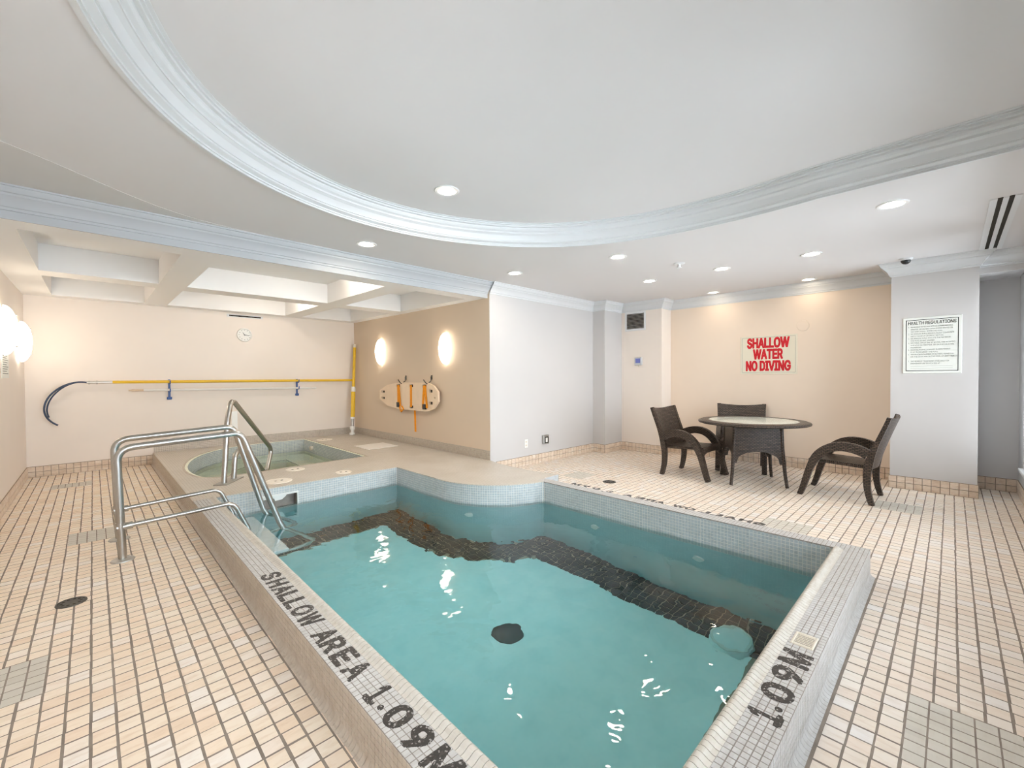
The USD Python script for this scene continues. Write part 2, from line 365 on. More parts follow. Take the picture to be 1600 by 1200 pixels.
def water_mat(name, absorb, density, wave, wscale):
    usdkit.material(stage, LK + name, {
        'g': ('geometry', {}), 'mp': ('vector_math', {'math_type': 'multiply', 'vector2': (1.0, 1.0, 0.2)}),
        'n1': ('noise_texture', {'scale': wscale, 'detail': 2.0, 'roughness': 0.5, 'distortion': 0.4}), 'n2': ('noise_texture', {'scale': wscale * 4.5, 'detail': 1.0}),
        'ad': ('math', {'math_type': 'multiply_add', 'value2': 0.10}), 'b': ('bump', {'strength': 1.0, 'distance': wave}),
        'w': ('glass_bsdf', {'color': (1, 1, 1), 'roughness': 0.0, 'IOR': 1.33}), 'a': ('absorption_volume', {'color': absorb, 'density': density})},
        [('g.position', 'mp.vector1'), ('mp.vector', 'n1.vector'), ('mp.vector', 'n2.vector'), ('n2.fac', 'ad.value1'), ('n1.fac', 'ad.value3'), ('ad.value', 'b.height'), ('b.normal', 'w.normal')], 'w.BSDF', 'a.volume')


water_mat('pool_water', (0.03, 0.97, 1.0), 0.315, 0.011, 3.2)
water_mat('spa_water', (0.50, 0.86, 0.62), 0.38, 0.006, 3.0)
usdkit.material(stage, LK + 'pane_glass', {'f': ('fresnel', {'IOR': 1.45}), 't': ('transparent_bsdf', {}), 'gl': ('glossy_bsdf', {'roughness': 0.02}), 'm': ('mix_closure', {})},
    [('f.fac', 'm.fac'), ('t.BSDF', 'm.closure1'), ('gl.BSDF', 'm.closure2')], 'm.closure')

# ------------------------------------------------------------------ the room
XL, YB, XT, YW, XA, YF = -0.62, 8.22, 3.69, 4.19, 6.82, -0.5      # left wall, back wall, tan wall, white wall, alcove wall, window wall
ZC, ZB, ZR = 2.48, 2.285, 2.635                                    # ceiling, coffered soffit, recess ceiling
ZP, ZWAT, ZFL = 0.17, -0.03, -1.03                                 # curb and deck top, water, pool floor
WT = 0.15
XP, YP, XQ, YQ, XC, YC0, YC1, XN = 5.985, 3.96, 6.5, 3.235, 6.36, -0.19, 0.475, 6.97

def struct(name, mesh, m, parent=None, smooth=False):
    return obj(name, mesh, m, parent, kind=None if parent else 'structure', smooth=smooth)

# floors: a grout bed with tiles standing on it
pool_inner = [(0.788, 0.513), (3.32, 0.513), (3.32, 2.94)]
bt, _ = splprep(np.array([(3.32, 2.94), (3.224, 2.985), (3.062, 3.05), (2.92, 3.13), (2.81, 3.245), (2.70, 3.43), (2.64, 3.64), (2.625, 3.9)]).T, s=0.0004)
bulge = np.array(splev(np.linspace(0, 1, 40), bt)).T; bulge[0] = (3.32, 2.94); bulge[-1] = (2.625, 3.9)
pool_inner += [tuple(p) for p in bulge[1:]] + [(2.62, 4.69), (0.788, 4.69)]
POOL = Polygon(pool_inner)
deck_outer = [(0.617, 4.69), (0.788, 4.69), (2.62, 4.69)] + [tuple(p) for p in bulge[::-1]] + [(3.44, 3.035), (3.685, 3.045), (3.63, 3.25), (3.605, 3.6), (3.63, 3.95), (XT, YW), (XT, YB), (0.617, YB)]
st, _ = splprep(np.array([(1.12, 5.60), (0.95, 5.61), (0.84, 5.70), (0.785, 5.95), (0.785, 6.3), (0.84, 6.85), (1.0, 7.35), (1.27, 7.78), (1.65, 8.01), (2.05, 8.07)]).T, s=0.002)
spa_curve = np.array(splev(np.linspace(0, 1, 40), st)).T
SPA = Polygon([tuple(p) for p in spa_curve] + [(2.70, 8.07), (2.70, 5.64)])
DECK = Polygon(deck_outer)
CURB = sbox(0.617, 0.345, 3.44, 4.69).difference(POOL).difference(DECK)
ROOM = Polygon([(XL, YF), (XN, YF), (XN, YC0), (XC, YC0), (XC, YC1), (XA, YC1), (XA, YQ), (XQ, YQ), (XQ, YP), (XP, YP), (XP, YW), (XT, YW), (XT, YB), (XL, YB)])
DRY = ROOM.difference(unary_union([POOL, DECK, CURB]).buffer(0.001)).buffer(0)
LEFT = DRY.intersection(sbox(-5, -5, 0.617, 20)); LEFT = LEFT.intersection(sbox(-5, 0.32, 5, 20))
RIGHT = DRY.difference(sbox(-5, 0.32, 0.617, 20))
from shapely.prepared import prep
PATCH_L = [sbox(-0.164 - 6 * PT, 2.532, -0.160, 2.868), sbox(-0.16, 4.63, 0.146, 4.97), sbox(-0.36, 7.14, -0.03, 7.45)]
PATCH_R = [sbox(1.892, -0.30, 2.242, 0.109), sbox(5.29, 0.176, 5.63, 0.515), sbox(3.99, 0.79, 4.25, 1.128), sbox(4.22, 3.17, 4.56, 3.45)]
for nm, region, patches, m, phase, gx, gy, lab in (('floor', LEFT, PATCH_L, 'floor_tile', (-0.024, 1.978), 0.0060, 0.0047, 'beige square stone tiles of the walkway between left wall and pool'),
                                                   ('floor', RIGHT, PATCH_R, 'floor_tile_daylit', (0.03, 0.040), 0.0047, 0.0060, 'beige square stone tiles by table and chairs, tinted paler for daylight')):
    t = thing(nm, lab, None, kind='structure')
    obj('grout_bed', prism(region, -0.06, -0.0003), 'grout_dark', t)
    snap = lambda q: sbox(*[round((v_ - phase[k % 2]) / PT) * PT + phase[k % 2] for k, v_ in enumerate(q.bounds)])
    patches = [snap(p) for p in patches]
    patch = unary_union(patches); pin = prep(region.difference(patch))
    x0, y0, x1, y1 = region.bounds
    vf = floor_chips(x0, x1, y0, y1, PT, PT, gx, gy, 0.0, 0.008, lambda c: pin.contains(Point(c)), phase, 0.0009)
    lay('tile', vf, m, t)
    for p in patches:
        q = p.intersection(region); a, b, c, d = q.bounds
        kx, ky = max(1, round((c - a) / 0.056)), max(1, round((d - b) / 0.056))
        vf = floor_chips(a, c, b, d, (c - a) / kx, (d - b) / ky, 0.0035 if nm else 0.003, 0.003, 0.0, 0.008, None, (a, b), 0.0003)
        lay('patch_tile', vf, 'patch_tile', t, 40, 'patch_field')

# walls
def wall(name, poly, z0, z1, m, holes=()):
    return struct(name, prism(poly, z0, z1), m)
struct('wall_left', bx(XL - WT, XL, YF - WT, YB + WT, -0.05, ZR), 'wall_cream')
struct('wall_back', bx(XL, XT + WT, YB, YB + WT, -0.05, ZR), 'wall_cream')
struct('wall_right', prism(Polygon([(XT, YW + 0.002), (XT + WT, YW + WT), (XT + WT, YB), (XT, YB)]), 0.0, ZR), 'wall_tan')
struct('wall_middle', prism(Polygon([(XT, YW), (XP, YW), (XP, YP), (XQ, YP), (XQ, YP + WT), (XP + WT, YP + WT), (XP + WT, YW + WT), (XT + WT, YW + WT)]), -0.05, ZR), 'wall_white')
struct('wall_pilaster', prism(Polygon([(XQ, YP - 0.001), (XQ, YQ), (XA + WT, YQ), (XA + WT, YP + WT), (XQ + 0.001, YP + WT)]), -0.05, ZR), 'wall_cream')
struct('wall_alcove', bx(XA, XA + WT, YC1, YQ - 0.001, -0.05, ZR), 'wall_alcove_paint')
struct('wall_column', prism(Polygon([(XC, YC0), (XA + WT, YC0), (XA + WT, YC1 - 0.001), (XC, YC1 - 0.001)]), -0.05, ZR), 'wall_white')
struct('wall_niche', [bx(XN, XN + WT, YF - WT, YC0 - 0.001, -0.05, ZR), bx(XC + 0.12, XN - 0.001, YF + 0.001, YC0 - 0.002, 2.275, ZC + 0.02)], 'wall_white')
# window wall with four windows
WINS = [(-0.35, 1.25), (1.55, 3.15), (3.45, 5.05), (5.35, 6.57)]
ZS, ZH = 0.32, 2.22
xs = [XL - WT] + [a for w in WINS for a in w] + [XN]
parts = [bx(xs[i], xs[i + 1], YF - WT, YF, ZS, ZH) for i in range(0, len(xs), 2)]
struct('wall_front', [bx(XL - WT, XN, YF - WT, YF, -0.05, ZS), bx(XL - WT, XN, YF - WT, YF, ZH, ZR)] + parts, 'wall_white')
for i, (a, b) in enumerate(WINS):
    w = thing(f'window_{i + 1}', kind='structure')
    fr = []
    for x0, x1, z0, z1 in ((a, a + 0.05, ZS, ZH), (b - 0.05, b, ZS, ZH), (a + 0.05, b - 0.05, ZS, ZS + 0.05), (a + 0.05, b - 0.05, ZH - 0.05, ZH), ((a + b) / 2 - 0.025, (a + b) / 2 + 0.025, ZS + 0.05, ZH - 0.05)):
        fr.append(bx(x0, x1, YF - 0.12, YF - 0.06, z0, z1))
    obj('window_frame', fr, 'trim_white', w)
    for x0, x1 in ((a + 0.05, (a + b) / 2 - 0.025), ((a + b) / 2 + 0.025, b - 0.05)):
        obj('pane', bx(x0, x1, YF - 0.094, YF - 0.088, ZS + 0.05, ZH - 0.05), 'pane_glass', w)
    obj('window_sill', rbox(a - 0.03, b + 0.03, YF - 0.06, YF + 0.03, ZS - 0.03, ZS - 0.001), 'trim_white', w)

# ceilings
cp = [(-0.10, 0.9), (-0.085, 1.5), (-0.013, 1.982), (0.12, 2.347), (0.261, 2.593), (0.484, 2.845), (0.744, 3.025), (1.19, 3.195), (1.55, 3.248), (1.95, 3.23), (2.404, 3.116), (2.821, 2.879), (3.225, 2.475), (3.46, 2.02), (3.567, 1.55), (3.600, 1.10), (3.605, 0.65)]
ct, _ = splprep(np.array(cp).T, s=0.004)
carc = np.array(splev(np.linspace(0, 1, 90), ct)).T
recess_outline = np.vstack([[(-0.10, -0.49)], carc, [(3.605, -0.49)]])[::-1]     # counter-clockwise? fixed below
if Polygon(recess_outline).exterior.is_ccw is False: recess_outline = recess_outline[::-1]
RECESS = Polygon(recess_outline)
MAIN = Polygon([(XL, YF), (XN, YF), (XN, YC0), (XA, YC0), (XA, YQ), (XA, 4.3), (XL, 4.235), (XL, YF)])
MAIN = Polygon([(XL - 0.05, YF - 0.05), (XN + 0.05, YF - 0.05), (XN + 0.05, YW + 0.2), (XT, YW + 0.1), (XT, 4.235), (XL - 0.05, 4.235)])
t = thing('ceiling', kind='structure')
obj('slab', [prism(MAIN.difference(RECESS), ZC, ZR + 0.05), prism(RECESS.buffer(0.05), ZR, ZR + 0.05)], 'ceiling_white', t)
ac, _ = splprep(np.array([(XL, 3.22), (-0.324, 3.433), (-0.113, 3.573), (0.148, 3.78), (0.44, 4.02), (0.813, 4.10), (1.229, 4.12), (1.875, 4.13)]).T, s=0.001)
obj('ceiling_shade_patch', prism(Polygon([tuple(p) for p in np.array(splev(np.linspace(0, 1, 40), ac)).T] + [(1.875, 4.235), (XL, 4.235)]).buffer(0), ZC - 0.0025, ZC + 0.01), 'ceiling_shade', t)  # thin darker sheet: the ceiling shade by the beam, painted in
rp = [(p_, ZC + z_) for p_, z_ in ((-0.012, 0.0), (-0.012, -0.014), (0.012, -0.016), (0.012, -0.003), (0.020, -0.003), (0.020, 0.007), (0.046, 0.017), (0.046, 0.028), (0.054, 0.028), (0.059, 0.047), (0.072, 0.068), (0.090, 0.080),
                                   (0.095, 0.080), (0.095, 0.093), (0.112, 0.102), (0.120, 0.114), (0.120, 0.126), (0.138, 0.128), (0.138, 0.141), (0.150, 0.142), (0.150, 0.150), (0.164, 0.152), (0.166, 0.158))]
struct('trim_1', ring_sweep(recess_outline, rp, True), 'moulding_white', smooth=22)
# coffered soffit over the raised deck: slopes up a little to the back
def soffit(y): return ZB + (y - 4.235) * 0.0125
COF = [(-0.36, 0.54), (0.79, 2.38), (2.64, 3.53)]; ROWS = [(4.49, 6.15), (6.47, 8.0)]
grid = sbox(XL - 0.02, 4.236, XT + 0.02, YB + 0.02)
holes = unary_union([sbox(a, c, b, d) for a, b in COF for c, d in ROWS])
low = prism(grid.difference(holes), 0, 0.27); top = prism(grid, 0.262, 0.30)
cf = join([low, top]); cf.vertices[:, 2] += np.array([soffit(y) for y in cf.vertices[:, 1]])
struct('ceiling_coffered', cf, 'coffer_white')
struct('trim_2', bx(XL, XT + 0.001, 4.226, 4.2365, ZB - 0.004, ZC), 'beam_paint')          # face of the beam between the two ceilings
crown = [(0, ZC - 0.145), (0.010, ZC - 0.145), (0.012, ZC - 0.128), (0.020, ZC - 0.124), (0.026, ZC - 0.105), (0.040, ZC - 0.082), (0.062, ZC - 0.062), (0.066, ZC - 0.050), (0.076, ZC - 0.046), (0.088, ZC - 0.028), (0.092, ZC - 0.014), (0.102, ZC - 0.012), (0.104, ZC)]
crown_path = [(XC + 0.12, YF), (XC + 0.12, YC0), (XC, YC0), (XC, YC1), (XA, YC1), (XA, YQ), (XQ, YQ), (XQ, YP), (XP, YP), (XP, YW), (XT, YW)]
struct('trim_3', ring_sweep(crown_path, crown), 'moulding_white', smooth=22)
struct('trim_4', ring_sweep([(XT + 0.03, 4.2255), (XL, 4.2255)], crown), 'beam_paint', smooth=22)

# baseboards of floor tile, two courses
BB = [('baseboard_left', [(XL, 0.3), (XL, YB)], 0.0, -1), ('baseboard_back', [(XL + 0.008, YB), (0.617, YB)], 0.0, -1),
      ('baseboard_middle', [(XT + 0.10, YW), (XP, YW)], 0.0, -1), ('baseboard_middle', [(XP, YW - 0.008), (XP, YP)], 0.0, -1), ('baseboard_middle', [(XP - 0.01, YP), (XQ, YP)], 0.0, -1),
      ('baseboard_pilaster', [(XQ, YP - 0.009), (XQ, YQ - 0.009)], 0.0, -1), ('baseboard_pilaster', [(XQ - 0.01, YQ), (XA, YQ)], 0.0, -1), ('baseboard_alcove', [(XA, YQ - 0.009), (XA, YC1 + 0.01)], 0.0, -1),
      ('baseboard_column', [(XC, YC1 + 0.009), (XC, YC0 - 0.009)], 0.0, -1), ('baseboard_column', [(XA, YC1), (XC - 0.009, YC1)], 0.0, -1), ('baseboard_niche', [(XN, YC0), (XN, YF + 0.009)], 0.0, -1), ('baseboard_front', [(XN, YF), (1.5, YF)], 0.0, -1)]
holders = {}
for nm, path, z0, side in BB:
    t = holders.get(nm) or thing(nm, kind='structure'); holders[nm] = t
    p = np.array(path, float); d = (p[1] - p[0]) / np.linalg.norm(p[1] - p[0]); n = np.array([-d[1], d[0]]) * side
    poly = Polygon([p[0], p[1], p[1] + n * 0.006, p[0] + n * 0.006])
    obj('grout_bed', prism(poly, -0.01, 2 * PT + 0.003), 'grout_base', t)
    lay('tile', wall_chips(p + n * 0.006, 0.0, 2 * PT, PT, 0.0045, 0.006, side, 0.0015), 'base_tile', t)

# ------------------------------------------------------------------ raised mosaic deck with the hot tub in it
deck = thing('raised_deck', 'raised beige mosaic deck around the hot tub, curving along the pool end', 'deck')
DK = DECK.difference(SPA).intersection(sbox(0, 0, XT - 0.002, YB - 0.002))
obj('deck_slab', [prism(DK.difference(POOL.buffer(0.101, join_style=2)).difference(sbox(0, 0, 0.9, 4.80)), 0.0, ZP - 0.0115), prism(DK, ZP - 0.0115, ZP)], 'deck_mosaic', deck)
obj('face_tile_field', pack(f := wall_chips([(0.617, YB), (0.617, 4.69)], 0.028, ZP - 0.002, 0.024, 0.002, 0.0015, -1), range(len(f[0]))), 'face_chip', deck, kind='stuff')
ofc = np.array([(3.44, 3.035), (3.685, 3.045), (3.63, 3.25), (3.605, 3.6), (3.63, 3.95), (XT, YW)])
obj('outer_face_tile_field', pack(f := wall_chips(ofc, 0.002, ZP - 0.002, 0.024, 0.002, 0.0015, -1), range(len(f[0]))), 'pool_chip', deck, kind='stuff')
base = [(0.625, YB), (XT, YB)]
for p in (base, [(XT, YB - 0.004), (XT, YW)]):
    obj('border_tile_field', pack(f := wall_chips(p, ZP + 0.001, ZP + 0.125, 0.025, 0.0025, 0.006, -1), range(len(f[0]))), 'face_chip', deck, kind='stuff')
obj('spa_edge', ring_sweep(list(SPA.exterior.coords)[:-1], [(0.0, ZP + 0.001), (0.0, ZP + 0.006), (-0.012, ZP + 0.005), (-0.02, ZP + 0.001)] if SPA.exterior.is_ccw else [(0.0, ZP + 0.001), (0.0, ZP + 0.006), (0.012, ZP + 0.005), (0.02, ZP + 0.001)], True), 'face_chip', deck, smooth=30)

spa = thing('hot_tub', 'sunken hot tub with pale green water set into the raised deck', 'hot tub')
ring = lambda poly, out, inn, z0, z1: prism(poly.buffer(out).difference(poly.buffer(-inn)), z0, z1)
obj('tub_wall', ring(SPA, -0.0005, 0.03, -0.95, ZP - 0.002), 'spa_plaster', spa)
SPAI = SPA.buffer(-0.03)
obj('tub_floor', prism(SPAI, -1.0, -0.95), 'spa_plaster', spa)
obj('bench', prism(SPAI.difference(SPAI.buffer(-0.42)), -0.95, -0.38), 'spa_plaster', spa)
obj('bench_edge', prism(SPAI.buffer(-0.412).difference(SPAI.buffer(-0.424)), -0.38, -0.372), 'black_chip', spa)
spp = np.array(SPA.buffer(-0.0302).exterior.coords)
obj('tub_tile_field', pack(f := wall_chips(spp, -0.10, ZP - 0.004, 0.025, 0.002, 0.0015, 1 if SPA.buffer(-0.0302).exterior.is_ccw else -1), range(len(f[0]))), 'pool_chip', spa, kind='stuff')
obj('return_jet', cyl((2.668, 7.62, 0.06), (2.63, 7.62, 0.06), 0.035), 'cream_plastic', spa)
tag(obj('water', prism(SPA.buffer(-0.0275), -0.955, -0.02), 'spa_water'), 'pale green still water filling the hot tub', 'water', kind='stuff')

# ------------------------------------------------------------------ swimming pool
pool = thing('swimming_pool', 'turquoise swimming pool with black tile band and curved far end', 'swimming pool')
SK = (1.172, 1.482, -0.06, 0.083)                                   # skimmer mouth in the end wall
out = POOL.buffer(0.10, join_style=2)
shell = out.difference(POOL); cut = sbox(SK[0], 4.60, SK[1], 5.2)
obj('basin_wall', prism(shell, ZFL - 0.1, -0.108), 'pool_wall_plaster', pool)
obj('tile_bed', [prism(shell, -0.108, SK[2]), prism(shell.difference(cut), SK[2], SK[3]), prism(shell, SK[3], ZP - 0.012)], 'grout_light', pool)
obj('basin_floor', prism(POOL.buffer(0.02), ZFL - 0.1, ZFL), 'pool_plaster', pool)
pin_ = np.array(POOL.exterior.coords); ccw = 1 if POOL.exterior.is_ccw else -1
vf = wall_chips(pin_, -0.105, ZP - 0.006, 0.0245, 0.0032, 0.0012, ccw)
c = vf[0].mean(1); keep = ~((c[:, 1] > 4.6) & (c[:, 0] > SK[0] - 0.012) & (c[:, 0] < SK[1] + 0.012) & (c[:, 2] < SK[3] + 0.012) & (c[:, 2] > SK[2] - 0.01))
vf = (vf[0][keep], vf[1][keep] - 8 * np.where(keep)[0][:, None, None] + 8 * np.arange(keep.sum())[:, None, None])
lay('wall_tile', vf, 'pool_chip', pool, 0, 'wall_tile_field')
# black band round the foot of the walls
inn, inn2 = POOL.buffer(-0.03, join_style=2), POOL.buffer(-0.36, join_style=2)
band = POOL.buffer(-0.005).difference(inn2).difference(sbox(0, 0, 1.16, 4.3))
pb = prep(band)
obj('band_bed', prism(band, ZFL - 0.01, ZFL + 0.003), 'grout_base', pool)
vf = floor_chips(0.8, 3.32, 0.5, 4.69, 0.0625, 0.0625, 0.006, 0.006, ZFL + 0.008, 0.008, lambda q: pb.contains(Point(q)), (0.82, 0.53), 0.001)
lay('black_tile', vf, 'black_chip', pool)
dr = obj('main_drain', lathe([(0, 0.022), (0.075, 0.020), (0.105, 0.010), (0.11, 0)], 28, (2.04, 2.154, ZFL)), 'black_plastic', pool, 'black round drain cover on the pool floor', smooth=30)
fl = obj('floor_light', lathe([(0, 0.055), (0.095, 0.055), (0.118, 0.045), (0.125, 0.0)], 36, (2.99, 1.01, ZFL)), 'pool_plaster', pool, 'pale round light cover on the pool floor', smooth=30)
obj('rim', lathe([(0.098, 0.056), (0.100, 0.062), (0.112, 0.060), (0.114, 0.05)], 36, (2.99, 1.01, ZFL)), 'white_plastic', fl, smooth=30)
for q in ((2.70, 3.40, -0.35), (3.318, 2.30, -0.35), (3.318, 1.35, -0.35)):
    nn = np.array([-1, 0, 0.0]) if q[0] > 3 else np.array([-0.86, -0.5, 0])
    obj('return_inlet', cyl(np.array(q) - nn * 0.02, np.array(q) + nn * 0.02, 0.04), 'white_plastic', pool)
sk = obj('skimmer', [bx(SK[0] - 0.012, SK[1] + 0.012, 4.677, 4.6885, SK[3], SK[3] + 0.018), bx(SK[0] - 0.012, SK[0], 4.677, 4.6885, SK[2], SK[3]), bx(SK[1], SK[1] + 0.012, 4.677, 4.6885, SK[2], SK[3])], 'white_plastic', pool, 'white framed skimmer mouth in the end wall')
obj('throat', [bx(SK[0], SK[1], 4.772, 4.778, SK[2], SK[3]), bx(SK[0] - 0.004, SK[0] + 0.004, 4.69, 4.778, SK[2], SK[3]), bx(SK[1] - 0.004, SK[1] + 0.004, 4.69, 4.778, SK[2], SK[3]), bx(SK[0], SK[1], 4.69, 4.778, SK[2] - 0.004, SK[2] + 0.003), bx(SK[0], SK[1], 4.69, 4.778, SK[3] - 0.003, SK[3] + 0.004)], 'grout_mid', sk)
sw = SK[1] - SK[0]
w = Polygon([(SK[0], SK[3]), (SK[0] + 0.70 * sw, SK[3]), (SK[0] + 0.66 * sw, SK[3] - 0.018), (SK[0] + 0.55 * sw, SK[3] - 0.045), (SK[0] + 0.35 * sw, SK[3] - 0.050), (SK[0] + 0.32 * sw, SK[3] - 0.024), (SK[0], SK[3] - 0.024)])
obj('weir', on_plane(prism(w, 0, 0.008), (0, 4.70, 0), (1, 0, 0), (0, 0, 1)), 'white_plastic', sk)
obj('step', rbox(0.7885, 1.085, 3.62, 4.689, -0.235, -0.17, 0.012), 'white_tile', pool, 'thin white slab under water below the handrails')  # thin free-floating white slab where a pale zone lies below the rails
tag(obj('water', prism(POOL.buffer(0.003), ZFL - 0.005, ZWAT), 'pool_water'), 'clear turquoise rippled water filling the swimming pool', 'water', kind='stuff')

# curbs: a grout core, flat mosaic top, rounded lip on the pool side, cove at the foot
def lip_pieces(horizontal, a0, a1, edge, s):
    """Half-round lip tiles along a curb; edge is the pool edge, s points from the pool to the curb."""
    prof = [(0.000, ZP - 0.030), (0.000, ZP - 0.004), (0.004, ZP + 0.005), (0.012, ZP + 0.011), (0.022, ZP + 0.012), (0.032, ZP + 0.008), (0.042, ZP + 0.002), (0.054, ZP + 0.0005), (0.054, ZP - 0.02)]
    n = int(round((a1 - a0) / 0.0255)); st_ = (a1 - a0) / n; res = []
    for i in range(n):
        b0, b1 = a0 + i * st_ + 0.0012, a0 + (i + 1) * st_ - 0.0012
        pp = Polygon([(edge + s * x, z) for x, z in prof])
        m = prism(pp, b0, b1)                                         # local x, y = offset, height; z = along
        if horizontal: m = trimesh.Trimesh(m.vertices[:, [2, 0, 1]], m.faces, process=False)
        else: m = trimesh.Trimesh(m.vertices[:, [0, 2, 1]], m.faces[:, ::-1], process=False)
        res.append(m)
    return res


def pieces(name, ms, m, parent, most=300):
    cen = np.array([x.bounds.mean(0) for x in ms]); near, _ = nearest(cen, most)
    for i in near: obj(name, ms[i], m, parent, smooth=35)
    rest = [ms[i] for i in range(len(ms)) if i not in set(near)]
    if rest: obj(name + '_field', join(rest), m, parent, kind='stuff', smooth=35)


def cove_pieces(horizontal, a0, a1, face, s):
    """Concave foot tiles; s points away from the curb."""
    arc = [(0.026 * (1 - math.sin(t)), 0.026 * (1 - math.cos(t))) for t in np.linspace(0, math.pi / 2, 5)]
    prof = [(-0.004, -0.003), (0.026, -0.003)] + arc + [(-0.004, 0.026)]
    n = int(round((a1 - a0) / 0.0255)); st_ = (a1 - a0) / n; res = []
    for i in range(n):
        m = prism(Polygon([(face + s * x, z) for x, z in prof]).buffer(0), a0 + i * st_ + 0.0008, a0 + (i + 1) * st_ - 0.0008)
        if horizontal: m = trimesh.Trimesh(m.vertices[:, [2, 0, 1]], m.faces, process=False)
        else: m = trimesh.Trimesh(m.vertices[:, [0, 2, 1]], m.faces[:, ::-1], process=False)
        res.append(m)
    return res


def fatten(g, by, depth):
    """Bolder strokes: the outline of the lettering grown sideways."""
    t_ = g.triangles[g.face_normals[:, 2] > 0.9][:, :, :2]
    u_ = unary_union([Polygon(q) for q in t_]).buffer(by, join_style=2)
    return prism(u_, 0, depth)


def glyphs(chars, place, h0, h1, ex, ey, z, wide=0.085):
    """Raised lettering chips: each char centred at place[i] along ex, spanning h0..h1 along ey."""
    ms = []
    for ch, a in zip(chars, place):
        g = meshkit.text_mesh(ch, 0.1, 0.0012, bold=True); g = fatten(g, 0.0035, 0.0012); b = g.bounds
        if ch == '1':                                                 # slab foot, as set in mosaic
            tt = [Polygon(q) for q in g.triangles[g.face_normals[:, 2] > 0.9][:, :, :2]] + [sbox(b[0][0] - 0.012, 0, b[1][0] + 0.016, 0.017)]
            g = prism(unary_union(tt).buffer(0.0002), 0, 0.0012); b = g.bounds
        w = {'.': 0.022, '1': 0.062, 'M': 0.105, 'W': 0.10}.get(ch, wide); H = (h1 - h0) * (0.22 if ch == '.' else 1)
        v = g.vertices.copy(); v[:, 0] = (v[:, 0] - (b[0][0] + b[1][0]) / 2) / (b[1][0] - b[0][0]) * w; v[:, 1] = (v[:, 1] - b[0][1]) / (b[1][1] - b[0][1]) * H + (0.014 if ch == '.' else 0)
        ms.append(place_glyph(v, g.faces, a, h0, ex, ey, z))
    return ms


def place_glyph(v, f, a, h0, ex, ey, z):
    ex, ey = np.array(ex, float), np.array(ey, float)
    centre = np.abs(ex) * a + np.abs(ey) * h0 + np.array([0, 0, z])
    return trimesh.Trimesh(centre + v[:, :1] * ex + v[:, 1:2] * ey + v[:, 2:] * np.array([0, 0, 1]), f, process=False)


TEXT = 'SHALLOWAREA1.09M'
c1 = thing('pool_curb', 'raised pale mosaic curb along the left walkway, lettered SHALLOW AREA 1.09 M', 'curb')
obj('core', join([bx(0.617, 0.736, 0.345, 4.69, -0.02, ZP - 0.0005), bx(0.736, 0.787, 0.345, 4.69, -0.02, ZP - 0.022)]), 'grout_mid', c1)
lay('curb_tile', floor_chips(0.617, 0.735, 0.345, 4.69, 0.0236, 0.0236, 0.0024, 0.0024, ZP, 0.004, None, (0.617, 0.345), 0, 0.0006), 'curb_chip', c1)
pieces('lip_tile', lip_pieces(False, 0.513, 4.69, 0.788, -1), 'lip_chip', c1)
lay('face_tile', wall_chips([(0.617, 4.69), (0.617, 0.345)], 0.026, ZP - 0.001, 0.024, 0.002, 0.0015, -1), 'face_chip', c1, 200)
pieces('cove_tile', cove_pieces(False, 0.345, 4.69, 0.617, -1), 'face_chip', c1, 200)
pieces('cove_tile', cove_pieces(False, 4.691, YB - 0.01, 0.617, -1), 'face_chip', deck, 0)
LY = [2.593, 2.483, 2.385, 2.295, 2.20, 2.105, 2.001, 1.833, 1.744, 1.640, 1.530, 1.362, 1.300, 1.226, 1.108, 0.985]
obj('lettering', glyphs(TEXT, LY, 0.634, 0.731, (0, -1, 0), (1, 0, 0), ZP - 0.0002), 'letter_chip', c1, 'worn black mosaic letters reading SHALLOW AREA 1.09 M')
c2 = thing('pool_curb', 'raised pale mosaic curb across the near right pool edge, lettered 1.09 M', 'curb')
obj('core', join([bx(0.788, 3.44, 0.345, 0.46, -0.02, ZP - 0.0005), bx(0.788, 3.44, 0.46, 0.512, -0.02, ZP - 0.022)]), 'grout_mid', c2)
GR = sbox(2.004, 0.372, 2.112, 0.45); gpr = prep(GR.buffer(-0.004))
lay('curb_tile', floor_chips(0.736, 3.44, 0.345, 0.46, 0.0235, 0.023, 0.0024, 0.0024, ZP, 0.004, lambda q: not gpr.contains(Point(q)), (0.736, 0.345), 0, 0.0006), 'curb_chip', c2)
pieces('lip_tile', lip_pieces(True, 0.788, 3.318, 0.513, -1), 'lip_chip', c2)
lay('face_tile', wall_chips([(0.617, 0.345), (3.44, 0.345)], 0.026, ZP - 0.001, 0.024, 0.002, 0.0015, -1), 'curb_chip', c2, 150)
pieces('cove_tile', cove_pieces(True, 0.617, 3.44, 0.345, -1), 'curb_chip', c2, 120)
obj('lettering', glyphs('1.09M', [1.516, 1.572, 1.655, 1.784, 1.903], 0.358, 0.457, (1, 0, 0), (0, 1, 0), ZP - 0.0002, 0.095), 'letter_chip', c2, 'worn black mosaic characters reading 1.09 M')
c3 = thing('pool_curb', 'low pale mosaic curb between the pool and the table area', 'curb')
obj('core', join([bx(3.321, 3.44, 0.46, 3.03, -0.02, ZP - 0.0005)]), 'grout_mid', c3)
lay('curb_tile', floor_chips(3.321, 3.44, 0.46, 3.03, 0.0238, 0.0236, 0.0024, 0.0024, ZP, 0.004, None, (3.321, 0.46), 0, 0.0006), 'curb_chip', c3, 0)
lay('face_tile', wall_chips([(3.44, 0.345), (3.44, 3.03)], 0.002, ZP - 0.001, 0.024, 0.002, 0.0015, -1), 'curb_chip', c3, 0)
FY = [0.975, 1.067, 1.169, 1.271, 1.367, 1.48, 1.575, 1.738, 1.83, 1.928, 2.042, 2.235, 2.30, 2.39, 2.51, 2.63]
